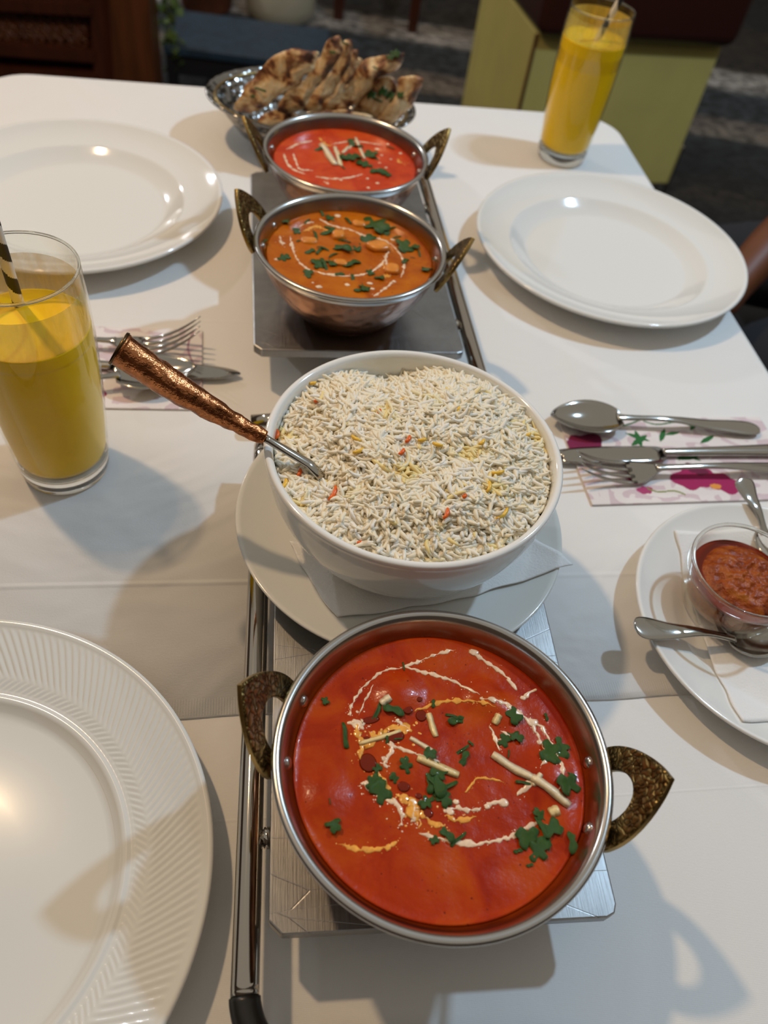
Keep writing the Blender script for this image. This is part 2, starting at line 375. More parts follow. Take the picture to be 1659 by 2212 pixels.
struct('wall_right', boxm(5, 5.1, -1.2, 7, FZ, 2.0), M['wall'])

# ------------------------------------------------------------------ table and cloths
TA = math.radians(13.8); ca, sa = math.cos(TA), math.sin(TA)
TW, TL = 0.79, 1.32
corner = Vector((0.207, 1.137, 0))
TC = corner - Vector((ca, sa, 0)) * TW / 2 - Vector((-sa, ca, 0)) * TL / 2
def tloc(p): d = Vector((p[0] - TC[0], p[1] - TC[1])); return (d[0] * ca + d[1] * sa, -d[0] * sa + d[1] * ca)
HEM = tloc((-0.0944, 0.1947))[1]
def rrect(w, h, r, n=10):
    out = []
    for cx, cy, a0 in ((w / 2 - r, h / 2 - r, 0), (-w / 2 + r, h / 2 - r, 90), (-w / 2 + r, -h / 2 + r, 180), (w / 2 - r, -h / 2 + r, 270)):
        for i in range(n + 1):
            a = math.radians(a0 + 90 * i / n); out.append((cx + r * math.cos(a), cy + r * math.sin(a), math.cos(a), math.sin(a)))
    return out
def densify(path, step, closed):
    out = []; n = len(path)
    for i in range(n if closed else n - 1):
        a = path[i]; b = path[(i + 1) % n]; L = math.hypot(b[0] - a[0], b[1] - a[1]); k = max(1, int(L / step))
        for s in range(k):
            t = s / k; out.append(tuple(a[j] + (b[j] - a[j]) * t for j in range(4)))
    if not closed: out.append(path[-1])
    return out
def drape(path, closed, z0, er=0.011, drop=0.24, off=0.0):
    rings = []; vs = []; fs = []; n = len(path)
    prof = [(0, 0)] + [(er * math.sin(a), -er * (1 - math.cos(a))) for a in (0.3, 0.6, 0.9, 1.2, 1.5)] + [(er, -er - drop * k / 8) for k in range(1, 9)]
    for o, dz in prof:
        ring = []
        for i, (x, y, nx, ny) in enumerate(path):
            dd = max(0, -dz - er) / drop
            wv = 0.012 * dd * (1 + math.sin(i * 0.33) + 0.5 * math.sin(i * 0.21 + 1))
            ring.append(len(vs)); vs.append((x + nx * (o + wv + off), y + ny * (o + wv + off), z0 + dz))
        rings.append(ring)
    fs.append(tuple(rings[0]))
    for a, b in zip(rings[:-1], rings[1:]):
        for i in range(n if closed else n - 1):
            j = (i + 1) % n; fs.append((a[j], a[i], b[i], b[j]))
    return vs, fs, rings
base_path = densify(rrect(TW - 0.022, TL - 0.022, 0.045), 0.012, True)
vs, fs, _ = drape(base_path, True, -0.0016)
tc = link('tablecloth', mesh('tablecloth', vs, fs), cloth_mat('white_twill_cloth', creases=((1, HEM - 0.060, 0.0012, 0.15),)), loc=(TC[0], TC[1], 0), rotz=TA)
tag(tc, 'plain white twill tablecloth, the lower layer showing nearest the viewer below the hem line', 'tablecloth')
rp = rrect(TW - 0.022, TL - 0.022, 0.045)
op = [(TW / 2 - 0.011, HEM, 1, 0)] + [q for q in rp[:22]] + [(-TW / 2 + 0.011, HEM, -1, 0)]
op = densify(op, 0.012, False)
vs, fs, rings = drape(op, False, 0.0, drop=0.235, off=0.0016)
a, b_ = rings[0][0], rings[0][-1]
K = 60; base_i = len(vs)
top = []
for k in range(K + 1):
    t = k / K; x = vs[a][0] * (1 - t) + vs[b_][0] * t
    y = HEM + 0.0007 * math.sin(k * 0.9)
    top.append(len(vs)); vs.append((x, y, 0.0)); vs.append((x, y - 0.0002, -0.0015))
fs[0] = tuple(rings[0][1:-1]) + tuple(top[::-1])
for k in range(K): fs.append((top[k], top[k + 1], top[k + 1] + 1, top[k] + 1))
oc = link('table_overlay', mesh('table_overlay', vs, fs),
          cloth_mat('white_hemmed_overlay', ribs=(HEM + 0.0005, HEM + 0.0115), creases=((1, HEM + 0.094, 0.003, 0.22), (1, HEM + 0.37, 0.003, 0.12), (0, 0.20, 0.004, 0.08))),
          loc=(TC[0], TC[1], 0), rotz=TA)
tag(oc, 'white overlay cloth with ribbed hem and fold creases, covering the far part of the table', 'tablecloth')
t = thing('dining_table', 'square-edged dining table hidden under the white cloths', 'table', (TC[0], TC[1], FZ), TA)
bevel(link('tabletop', mesh('tabletop', *boxm(-TW / 2 + 0.012, TW / 2 - 0.012, -TL / 2 + 0.012, TL / 2 - 0.012, -0.03 - FZ, -0.003 - FZ)), M['wood'], t, smooth=False), 0.003)
for sx in (-1, 1):
    for sy in (-1, 1):
        x, y = sx * (TW / 2 - 0.08), sy * (TL / 2 - 0.08)
        link('leg', mesh('leg', *boxm(x - 0.025, x + 0.025, y - 0.025, y + 0.025, 0, -0.03 - FZ)), M['wood'], t, smooth=False)

# ================================================================== PLATES
def interp(prof, r):
    for (a, za), (b, zb) in zip(prof[:-1], prof[1:]):
        if a <= r <= b: return za + (zb - za) * (r - a) / max(1e-9, b - a)
    return prof[-1][1]
def plate(cx, cy, R, well, zr, label, group=None, base=0.0, mat='china', step=0.006):
    t = thing('plate', label, 'plate', (cx, cy, base), 0, group)
    top = [(0, 0.0046), (well * 0.77, 0.0046), (well * 0.80, 0.0049), (well * 0.825, 0.0060), (well * 0.93, 0.0110), (well * 0.965, 0.0140), (well * 0.985, 0.0150), (well, 0.0153), (well * 1.02, 0.0155), (R * 0.955, zr - 0.0022), (R * 0.965, zr - 0.0010), (R * 0.985, zr), (R * 0.996, zr - 0.0004)]
    bot = [(R, zr - 0.0017), (R * 0.992, zr - 0.0035), (R * 0.93, zr - 0.0062), (well * 1.02, 0.0085), (well * 0.86, 0.0014), (well * 0.80, 0.0), (well * 0.74, 0.0), (well * 0.72, 0.002), (0, 0.002)]
    link('body', fixn(mesh('plate', *lathe(top + bot, 160))), M[mat], t)
    return t
plate(0.1790, 0.7642, 0.1394, 0.1045, 0.0255, 'empty white wide-rimmed dinner plate at the right, in front of the far drink', None)
plate(-0.3467, 0.6861, 0.1406, 0.1050, 0.0255, 'empty white wide-rimmed dinner plate at the far left, behind the near drink', None)
# swirl-ribbed plate
def ribbed(cx, cy):
    t = thing('plate', 'white dinner plate with slanting ribbed rim, nearest the viewer at the lower left', 'plate', (cx, cy, 0))
    R = 0.1414; n = 1080; nr = 180
    prof = [(0.0, 0.0052), (0.05, 0.0052), (0.0885, 0.0054), (0.0925, 0.0064), (0.0955, 0.0100), (0.0975, 0.0112), (0.0990, 0.0114), (0.1000, 0.0108), (0.1012, 0.0112)]
    k = 14
    for i in range(k + 1):
        r = 0.1025 + (0.1090 - 0.1025) * i / k; prof.append((r, 0.0113 + 0.0021 * i / k))
    for i in range(1, 31): r = 0.1090 + (0.1365 - 0.1090) * i / 30; prof.append((r, 0.0134 + 0.0076 * i / 30))
    prof += [(0.1372, 0.0214), (0.1385, 0.0222), (0.1400, 0.0224), (0.1411, 0.0219), (R, 0.0208), (0.1405, 0.0190), (0.131, 0.0155), (0.105, 0.0085), (0.088, 0.001), (0.082, 0), (0.078, 0.002), (0, 0.002)]
    vs, fs = lathe(prof, n)
    vs = np.array(vs); r = np.hypot(vs[:, 0], vs[:, 1]); th = np.arctan2(vs[:, 1], vs[:, 0]); top = vs[:, 2] > interp_np(r) - 0.0008
    def saw(x): f = x - np.floor(x); return np.where(f < 0.8, f / 0.8, (1 - f) / 0.2)
    m1 = (r > 0.1092) & (r < 0.1368) & top; s = (r - 0.109) / 0.0275
    env = np.clip(np.minimum(s, 1 - s) * 8, 0, 1)
    vs[m1, 2] += (0.0009 * (saw(nr * (th / (2 * PI)) - 5.2 * s + 0.8 * s * s) - 0.6) * env)[m1]
    m2 = (r > 0.1022) & (r < 0.1091) & top; s2 = (r - 0.1022) / 0.0069; env2 = np.clip(np.minimum(s2, 1 - s2) * 4, 0, 1)
    vs[m2, 2] += (0.0005 * (saw(nr * (th / (2 * PI)) + 1.6 * s2) - 0.5) * env2)[m2]
    link('body', fixn(mesh('ribbed_plate', vs, fs)), M['china_grey'], t)
def interp_np(r): return np.where(r < 0.1025, 0.006, 0.0113 + (r - 0.1025) * 0.285) - 0.0006
ribbed(-0.1902, 0.0845)

# ================================================================== WARMERS
UW = Vector((ca, sa, 0)); 
def warmer(label, nl, nr_, length, side, yaw):
    "nl: near-left corner of the top plate, local x to the right, local y away"
    t = thing('food_warmer', label, 'food warmer', (nl[0], nl[1], 0), yaw)
    w = nr_; zt = 0.040; th = 0.0075; c = 0.006
    out = [(c, 0), (w - c, 0), (w - c * 0.3, c * 0.3), (w, c), (w, length - c), (w - c, length), (c, length), (0, length - c), (0, c)]
    o = link('hot_plate', fixn(mesh('hot_plate', *prism([(x, y, zt - th) for x, y in out], (0, 0, th)))), M['alu'], t, smooth=False); bevel(o, 0.0009, 2)
    for x in (0.022, w - 0.022):
        for y in (0.06, length - 0.06):
            link('leg', mesh('leg', *join(lathe_at(x, y, [(0, 0), (0.006, 0), (0.006, zt - th), (0, zt - th)], 20))), M['steel'], t)
    s = side; x0 = -0.0098 if s < 0 else w + 0.0098; r = 0.0063; zc = 0.033
    path = [(x0, length + 0.03, zc - 0.004), (x0, length + 0.02, zc - 0.001), (x0, length, zc), (x0, length * 0.5, zc), (x0, 0.0, zc), (x0, -0.020, zc - 0.0005)]
    cr = 0.030
    for i in range(1, 8):
        a = PI / 2 * i / 8; path.append((x0 - s * cr * (1 - math.cos(a)), -0.020 - cr * math.sin(a), zc - 0.0005 - 0.004 * i / 8))
    xe = x0 - s * (0.166 if s < 0 else 0.180)
    path += [(x0 - s * cr, -0.020 - cr, zc - 0.005), (x0 - s * 0.06, -0.020 - cr, zc - 0.010), (x0 - s * 0.1, -0.020 - cr, zc - 0.016), (xe, -0.020 - cr, 0.0095)]
    pts = [Vector(q) for q in spline(path, 5)]
    cut = 26
    link('tube_handle', fixn(mesh('tube_handle', *tube(pts[:cut + 1], r, 28))), M['tube'], t)
    link('tube_sleeve', fixn(mesh('tube_sleeve', *tube(pts[cut:], r * 1.1, 28))), M['rubber'] if s < 0 else M['tube'], t)
    for y in (0.045, length - 0.045):
        vs, fs = tube([(x0 - s * 0.004, y, zc), (x0 - s * 0.0065, y, zc), (x0 - s * 0.0070, y, zc), (x0 - s * 0.0098, y, zc)], [0.004, 0.004, 0.0052, 0.0052], 20)
        link('mounting_stud', fixn(mesh('stud', vs, fs)), M['tube'], t)
    return t
def lathe_at(x, y, prof, n):
    vs, fs = lathe(prof, n); return [(a + x, b + y, c) for a, b, c in vs], fs
warmer('near aluminium food warmer with chrome side tube, under the closest copper bowl', (-0.0174, 0.0834), 0.1653, 0.285, -1, math.radians(12.0))
warmer('far aluminium food warmer carrying the two distant copper curry bowls', (-0.1208, 0.4798), 0.1678, 0.275, 1, math.radians(14.4))

# ================================================================== KARAHI BOWLS
def handle_mesh(L, th=0.0032):
    out = [(-0.0232, 0), (-0.0240, 0.12), (-0.0226, 0.32), (-0.0190, 0.52), (-0.0136, 0.71), (-0.0068, 0.88), (0, 1.0)]
    inn = [(-0.0115, 0), (-0.0122, 0.10), (-0.0115, 0.24), (-0.0095, 0.36), (-0.0068, 0.44), (-0.0034, 0.49), (0, 0.505)]
    O = spline([(x, y * L) for x, y in out], 4); I = spline([(x, y * L) for x, y in inn], 4)
    O = O + [np.array((-p[0], p[1])) for p in O[-2::-1]]; I = I + [np.array((-p[0], p[1])) for p in I[-2::-1]]
    n = len(O); vs, fs = [], []
    rows = []
    for k, (f, h) in enumerate(((0.0, -0.5), (0.0, 0.28), (0.06, 0.5), (0.5, 0.5), (0.94, 0.5), (1.0, 0.28), (1.0, -0.5), (0.5, -0.5))):
        row = []
        for o, i in zip(O, I):
            p = o * (1 - f) + i * f; row.append(len(vs)); vs.append((p[0], p[1], h * th))
        rows.append(row)
    mats = []
    for k in range(8):
        a, b = rows[k], rows[(k + 1) % 8]
        for i in range(n - 1): fs.append((a[i], a[i + 1], b[i + 1], b[i])); mats.append(0 if k in (1, 2, 3, 4) else 1)
    fs.append(tuple(r[0] for r in rows)); fs.append(tuple(r[-1] for r in rows)[::-1]); mats += [1, 1]
    me = fixn(mesh('handle', vs, fs)); me.materials.append(M['brass']); me.materials.append(M['brass_edge'])
    me.polygons.foreach_set('material_index', mats); return me
ZR = 0.100
def karahi(cx, cy, R, ang, label, cop=1):
    t = thing('karahi_bowl', label, 'bowl', (cx, cy, 0.040), ang)
    h = ZR - 0.040
    outer = [(0, 0.0), (0.034, 0.0), (0.0375, 0.0010), (0.0440, 0.0060), (R - 0.0195, 0.0200), (R - 0.0115, 0.0340), (R - 0.0065, 0.0460), (R - 0.0045, 0.0520)]
    outer = [tuple(p) for p in spline(outer, 4)]
    inner_back = [(R - 0.0062, 0.0520), (R - 0.0082, 0.0460), (R - 0.0132, 0.0340), (0.044, 0.0085), (0.036, 0.0020), (0, 0.0016)]
    link('copper_shell', mesh('copper_shell', *lathe(outer + inner_back[:1] + inner_back[1:3], 128)), M['copper_hammered'], t)
    steel = [(R - 0.0044, 0.0516), (R - 0.0038, 0.0545), (R - 0.0016, 0.0565), (R - 0.0002, 0.0580), (R - 0.0002, 0.0592), (R - 0.0014, h), (R - 0.0030, h), (R - 0.0044, 0.0590), (R - 0.0058, 0.0560), (R - 0.0078, 0.0500), (R - 0.0098, 0.0440), (R - 0.0150, 0.0330), (R - 0.0230, 0.0200), (0.040, 0.0062), (0.034, 0.0036), (0, 0.0034)]
    link('steel_lining', mesh('steel_lining', *lathe(steel, 160)), M['steel'], t)
    root = Vector((R - 0.0035, 0, 0.0475)); tip = Vector((R + 0.0165, 0, h + 0.0245)); d = tip - root; L = d.length
    hm = handle_mesh(L)
    for s in (1, -1):
        o = link('handle', hm, None, t, smooth=False)
        ez = Vector((s * d.x, 0, d.z)).normalized()   # local y axis
        ex = Vector((0, 1, 0)); en = ex.cross(ez)
        if s > 0: ex = -ex; en = ex.cross(ez)
        Mx = Matrix([[ex.x, ez.x, en.x, s * root.x], [ex.y, ez.y, en.y, 0], [ex.z, ez.z, en.z, root.z], [0, 0, 0, 1]])
        if (Mx.to_3x3() @ Vector((0, 0, 1))).z < 0:
            Mx = Mx @ Matrix.Rotation(PI, 4, 'Y')
        o.matrix_local = Mx
        bevel(o, 0.0004, 2)
        inv = Mx.inverted()
        for q in (-0.0155, 0.0155):
            vv, ff = lathe([(0, 0.0016), (0.0018, 0.0014), (0.0032, 0.0006), (0.0036, -0.001), (0, -0.001)], 20)
            rv = link('rivet', mesh('rivet', vv, ff), M['steel'], o)
            a = math.atan2(q, s * (R - 0.0085)); rr = R - 0.0078
            nrm = Vector((-math.cos(a), -math.sin(a), 0.35)).normalized()
            T = Matrix.Translation(Vector((rr * math.cos(a), rr * math.sin(a), 0.0505))) @ nrm.to_track_quat('Z', 'Y').to_matrix().to_4x4()
            rv.matrix_local = inv @ T
    return t
K1 = (0.0460, 0.1551, 0.0774, math.radians(-2.2)); K2 = (-0.0616, 0.5540, 0.0750, math.radians(-3.0)); K3 = (-0.0900, 0.7008, 0.0743, math.radians(15.0))
karahi(*K1, 'steel-lined copper karahi with brass handles, nearest the viewer, holding red curry')
karahi(*K2, 'steel-lined copper karahi with brass handles behind the rice bowl, holding orange-brown curry')
karahi(*K3, 'farthest copper karahi with brass handles, just in front of the bread basket')

ZS = ZR - 0.0125
def lumps(lst, x, y):
    z = 0.0
    for (lx, ly, r, h) in lst:
        d2 = ((x - lx) ** 2 + (y - ly) ** 2) / (r * r)
        if d2 < 1: z += h * (1 - d2) ** 2
    return z
def leaf_mesh(v):
    r = random.Random(100 + v)
    # a chopped coriander leaflet: lobed outline
    if v == 0: o = [(-.5, 0), (-.42, .16), (-.2, .12), (-.12, .34), (.06, .40), (.12, .2), (.30, .30), (.5, .16), (.42, .02), (.52, -.14), (.30, -.26), (.1, -.14), (.02, -.36), (-.18, -.32), (-.2, -.1), (-.42, -.12)]
    elif v == 1: o = [(-.5, .05), (-.3, .18), (0, .14), (.2, .26), (.42, .2), (.5, 0), (.34, -.12), (.1, -.08), (-.1, -.2), (-.36, -.14)]
    elif v == 2: o = [(-.5, .04), (-.2, .10), (.2, .08), (.5, .12), (.5, -.06), (.1, -.07), (-.2, -.05), (-.5, -.06)]
    else: o = [(-.46, .0), (-.3, .3), (-.05, .22), (.1, .42), (.34, .36), (.3, .12), (.5, 0), (.34, -.2), (.1, -.1), (0, -.4), (-.26, -.3), (-.3, -.1)]
    O = smooth_outline([(a, b, 0) for a, b in o], 2)
    vs = []; fs = []
    n = len(O)
    for f, zz in ((1, 1), (0.55, 0.5)):
        for p in O: vs.append((p.x * f, p.y * f, 0.10 * math.sin(p.x * f * 5 + v) * 0.7 + 0.12 * abs(p.y * f)))
    vs.append((0, 0, 0.0))
    for i in range(n):
        j = (i + 1) % n; fs.append((i, j, n + j, n + i)); fs.append((n + i, n + j, 2 * n))
    b = len(vs); vs += [(x, y, z - 0.03) for x, y, z in vs]; fs += [tuple(k + b for k in f[::-1]) for f in fs]
    for i in range(n): j = (i + 1) % n; fs.append((i, i + b, j + b, j))
    me = mesh('coriander_leaf', vs, fs); me.materials.append(M['leaf']); return me
LEAF = [leaf_mesh(v) for v in range(4)]

def residue(mat):
    m, nt, b = new_mat(mat.name + '_residue'); v = coords(nt); tr = nd(nt, 'ShaderNodeBsdfTransparent'); mx = nd(nt, 'ShaderNodeMixShader')
    sep = nd(nt, 'ShaderNodeSeparateXYZ'); nt.links.new(v, sep.inputs[0])
    mr = nd(nt, 'ShaderNodeMapRange'); nt.links.new(sep.outputs[2], mr.inputs[0]); mr.inputs[1].default_value = 0.043; mr.inputs[2].default_value = 0.053; mr.inputs[3].default_value = 0.95; mr.inputs[4].default_value = 0.12
    f = noise_t(nt, v, 60, 4); ml = nd(nt, 'ShaderNodeMath', operation='MULTIPLY'); nt.links.new(mr.outputs[0], ml.inputs[0]); nt.links.new(ramp(nt, f, [(0.3, (0.5,) * 3), (0.6, (1,) * 3)]), ml.inputs[1])
    nt.links.new(ml.outputs[0], mx.inputs[0]); b.inputs['Base Color'].default_value = (0.28, 0.035, 0.002, 1) if 'orange' not in mat.name else (0.34, 0.09, 0.003, 1); b.inputs['Roughness'].default_value = 0.25
    nt.links.new(tr.outputs[0], mx.inputs[1]); nt.links.new(b.outputs[0], mx.inputs[2]); nt.links.new(mx.outputs[0], nt.nodes['Material Output'].inputs[0]); return m
def curry(K, mat, label, swirls, leaves, sticks, blobs=(), lump=(), chunks=(), oils=(), amp=0.0006, seed=0):
    cx, cy, R, ang = K; Rs = R - 0.0101
    def hz(x, y):
        r = math.hypot(x - cx, y - cy)
        e = max(0, 1 - (Rs - r) / 0.004); env = min(1, max(0, (Rs - r) / 0.012))
        return ZS + 0.0009 * e * e + env * (amp * N3(x * 42, y * 42, seed) + amp * 0.5 * N3(x * 110, y * 110, seed + 5)) + lumps(lump, x, y)
    n = 180; nrn = 60; vs = []; fs = []
    vs.append((cx, cy, hz(cx, cy)))
    for k in range(1, nrn + 1):
        r = Rs * k / nrn
        for i in range(n):
            a = 2 * PI * i / n; x, y = cx + r * math.cos(a), cy + r * math.sin(a); vs.append((x, y, hz(x, y)))
    for i in range(n): fs.append((0, 1 + i, 1 + (i + 1) % n))
    for k in range(nrn - 1):
        for i in range(n):
            j = (i + 1) % n; a = 1 + k * n; b = a + n; fs.append((a + i, b + i, b + j, a + j))
    # underside down into the bowl
    lo = 1 + (nrn - 1) * n; b0 = len(vs)
    for r, z in ((R - 0.0155, 0.0725), (R - 0.0235, 0.0605), (0.040, 0.0468), (0.034, 0.0442)):
        for i in range(n): a = 2 * PI * i / n; vs.append((cx + r * math.cos(a), cy + r * math.sin(a), z))
    st = [lo] + [b0 + k * n for k in range(4)]
    for a, b in zip(st[:-1], st[1:]):
        for i in range(n): j = (i + 1) % n; fs.append((a + i, b + i, b + j, a + j))
    fs.append(tuple(st[-1] + i for i in range(n - 1, -1, -1)))
    vs = [(x - cx, y - cy, z - 0.0442) for x, y, z in vs]
    root = link('curry', mesh('curry', vs, fs), mat, loc=(cx, cy, 0.0442)); tag(root, label, 'curry')
    off = Vector((cx, cy, 0.0442))
    rv, rf = lathe([(R - 0.0106, ZS - 0.001), (R - 0.0094, 0.0885), (R - 0.0082, 0.0915), (R - 0.0072, 0.0945), (R - 0.0062, 0.0965)], 160)
    link('sauce_residue', mesh('sauce_residue', [(x, y, z - 0.0442) for x, y, z in rv], rf), residue(mat), root)
    def sub(name, vf, m): return link(name, fixn(mesh(name, [Vector(v) - off for v in vf[0]], vf[1])), m, root)
    for pl, wpx, mt in swirls:
        pts = [P2(x, y, ZS) for x, y in pl]
        pts = [Vector(q) for q in spline([tuple(p) for p in pts], 9)]
        dist = (CAM_H - ZS); w0 = wpx * 0.5 * (pts[0] - Vector((0, 0, CAM_H))).length / FPX
        P, Rr = [], []
        for i, p in enumerate(pts):
            q = p + Vector((N3(p.x * 500, p.y * 500, 3), N3(p.x * 500, p.y * 500, 8), 0)) * w0 * 0.9
            q.z = hz(q.x, q.y) - 0.00005; P.append(q)
            e = min(1, 0.25 + min(i, len(pts) - 1 - i) / 5)
            Rr.append(w0 * e * max(0.18, 0.85 + 1.5 * N3(p.x * 420, p.y * 420, 1)))
        fl = [min(1.0, 0.00042 / max(r, 1e-5)) for r in Rr]
        parts = [tube(P, Rr, 8, fl)]
        for q in range(int(len(P) * 0.8)):
            p = random.choice(P); rr = w0 * random.uniform(0.12, 0.42); dx, dy = random.gauss(0, w0 * 1.5), random.gauss(0, w0 * 1.5)
            x, y = p.x + dx, p.y + dy
            if math.hypot(x - cx, y - cy) > Rs - 0.003: continue
            z = hz(x, y); el = random.uniform(0.5, 1.0); an = random.uniform(0, PI)
            ring = [(x + rr * math.cos(a) * math.cos(an) - rr * el * math.sin(a) * math.sin(an), y + rr * math.cos(a) * math.sin(an) + rr * el * math.sin(a) * math.cos(an), z - 0.00005) for a in np.arange(0, 2 * PI, PI / 4)]
            parts.append((ring + [(x, y, z + 0.0002)], [(i, (i + 1) % 8, 8) for i in range(8)]))
        sub('cream_swirl', join(*parts), M[mt])
    for (x, y, s) in blobs:
        p = P2(x, y, ZS); r = s * 0.5 * (p - Vector((0, 0, CAM_H))).length / FPX
        o = [p + Vector((math.cos(a) * r * (1 + 0.4 * N3(x + 3 * math.cos(a), y, a)), math.sin(a) * r * (0.8 + 0.4 * N3(x, y, a + 4)), 0)) for a in np.arange(0, 2 * PI, PI / 8)]
        zc = hz(p.x, p.y)
        for q in o: q.z = zc
        sub('cream_blob', pillow(o, (0, 0, 1), 0.0009, rings=3), M['cream'])
    for (x, y, a_, b__, rot) in oils:
        p = P2(x, y, ZS); sc = (p - Vector((0, 0, CAM_H))).length / FPX
        o = []
        for k in range(20):
            a = 2 * PI * k / 20; ux, uy = a_ * 0.5 * sc * math.cos(a), b__ * 0.5 * sc * math.sin(a)
            o.append(Vector((p.x + ux * math.cos(rot) - uy * math.sin(rot), p.y + ux * math.sin(rot) + uy * math.cos(rot), hz(p.x, p.y) + 0.00018)))
        sub('oil_droplet', pillow(o, (0, 0, 1), 0.0006, rings=4, flat=0.6), M['oil'])
    for k, (x, y, s) in enumerate(leaves):
        p = P2(x, y, ZS); sz = s * (p - Vector((0, 0, CAM_H))).length / FPX * 1.3
        o = link('coriander_leaf', LEAF[(k * 7 + int(s)) % 4 if s > 16 else (1, 2)[k % 2]], None, root)
        o.location = Vector((p.x, p.y, hz(p.x, p.y) + 0.0005 + 0.02 * sz)) - off
        rr = random.Random(k + int(x)); o.scale = (sz, sz, sz * 0.8); o.rotation_euler = (rr.uniform(-.18, .18), rr.uniform(-.18, .18), rr.uniform(0, 6.28))
    for (x0, y0, x1, y1, w, mt) in sticks:
        a = P2(x0, y0, ZS); b = P2(x1, y1, ZS); sc = (a - Vector((0, 0, CAM_H))).length / FPX; rr = w * 0.5 * sc
        P = []
        for i in range(9):
            p = a.lerp(b, i / 8); q = p + Vector((N3(p.x * 90, p.y * 90, w), N3(p.x * 90, w, p.y * 90), 0)) * rr * 0.35
            q.z = hz(q.x, q.y) + rr * 0.22; P.append(q)
        sub('ginger_strip', tube(P, [rr * f for f in (0.85, 1.0, 1, 0.92, 1, 1.08, 1, 0.95, 0.8)], 4, 0.42), M[mt])
    for (x, y, s, asp, rot, z) in chunks:
        p = P2(x, y, ZS); r = s * 0.5 * (p - Vector((0, 0, CAM_H))).length / FPX
        o = []
        for k in range(4):
            a = rot + PI / 4 + k * PI / 2 + random.uniform(-.2, .2); o.append((p.x + r * math.cos(a) * 1.2, p.y + r * asp * math.sin(a) * 1.2, hz(p.x, p.y) + z))
        vf = pillow(smooth_outline(o, 5), (random.uniform(-.3, .3), random.uniform(-.5, 0), 1), 0.007, 0.0008, 200, 5, x, 0.25)
        sub('paneer_cube', vf, M['paneer'])
    return root

C, O_ = 'cream', 'oilcream'

sw1 = [([(757, 1548), (762, 1518), (786, 1484), (826, 1452), (872, 1441)], 7, C), ([(775, 1545), (790, 1512), (806, 1480)], 5, C),
       ([(872, 1441), (912, 1426), (948, 1412), (984, 1403)], 7, C), ([(872, 1440), (925, 1455), (980, 1472), (1034, 1506)], 8, C),
       ([(1012, 1404), (1045, 1426), (1088, 1456), (1118, 1492)], 8, C), ([(1128, 1512), (1142, 1500), (1158, 1488)], 8, C),
       ([(752, 1560), (772, 1562), (786, 1566)], 20, C), ([(768, 1560), (776, 1590), (782, 1614), (776, 1640)], 13, O_), ([(776, 1608), (826, 1590), (868, 1574), (890, 1582)], 26, O_),
       ([(884, 1578), (862, 1560), (858, 1552)], 12, C), ([(836, 1608), (856, 1616), (900, 1632), (950, 1648)], 8, C),
       ([(778, 1690), (800, 1700), (824, 1718), (852, 1732), (866, 1762), (868, 1786)], 13, C), ([(812, 1660), (830, 1700), (850, 1730)], 18, O_),
       ([(858, 1716), (884, 1732), (900, 1760), (906, 1792)], 18, O_), ([(884, 1726), (896, 1748), (890, 1778)], 12, C),
       ([(904, 1800), (950, 1812), (1000, 1822), (1052, 1820), (1094, 1810), (1120, 1800)], 9, C), ([(1114, 1800), (1134, 1790), (1168, 1772)], 11, C),
       ([(896, 1536), (940, 1520), (992, 1514), (1040, 1522), (1068, 1532)], 10, O_), ([(1034, 1514), (1078, 1520), (1112, 1536), (1140, 1556), (1162, 1584)], 11, C),
       ([(1140, 1552), (1170, 1572), (1192, 1606), (1206, 1640), (1214, 1680), (1204, 1712)], 9, C), ([(1160, 1580), (1172, 1612), (1180, 1630), (1166, 1660)], 8, C),
       ([(1058, 1568), (1068, 1592), (1078, 1622)], 7, C), ([(1076, 1600), (1100, 1590), (1082, 1580)], 6, C),
       ([(958, 1756), (984, 1746), (1020, 1750), (1040, 1744)], 9, C), ([(960, 1762), (990, 1772), (1030, 1764)], 10, O_), ([(1048, 1742), (1068, 1734), (1092, 1738)], 9, C),
       ([(1005, 1712), (1024, 1690), (1040, 1680), (1090, 1690)], 7, O_), ([(1116, 1720), (1136, 1702), (1158, 1676)], 10, C), ([(910, 1750), (930, 1776), (960, 1782)], 14, O_),
       ([(730, 1822), (780, 1836), (830, 1832), (856, 1820)], 10, O_), ([(842, 1600), (846, 1620), (830, 1650), (836, 1660)], 9, C)]
lf1 = [(812, 1543, 42), (850, 1536, 38), (744, 1588, 44), (703, 1515, 18), (980, 1548, 26), (988, 1556, 34), (935, 1520, 16), (1110, 1550, 34), (996, 1622, 30), (1002, 1642, 30), (922, 1632, 30), (938, 1690, 56), (962, 1702, 46), (928, 1694, 34), (956, 1724, 34), (945, 1668, 34), (921, 1733, 28),
       (820, 1710, 44), (806, 1690, 30), (815, 1660, 18), (876, 1657, 28), (850, 1682, 20), (718, 1780, 34), (1088, 1600, 26), (1112, 1592, 28), (1188, 1630, 48), (1210, 1617, 38), (1224, 1700, 46), (1131, 1693, 26), (1229, 1675, 14), (1167, 1761, 26), (1140, 1812, 46), (1176, 1806, 58), (1190, 1790, 40), (1164, 1838, 42), (1234, 1823, 36), (1119, 1838, 16),
       (962, 1802, 34), (990, 1812, 32), (938, 1815, 18), (1144, 1870, 12), (1098, 1630, 14), (1016, 1606, 12), (712, 1735, 10), (836, 1600, 14), (860, 1598, 14), (1180, 1550, 14), (872, 1440, 16)]
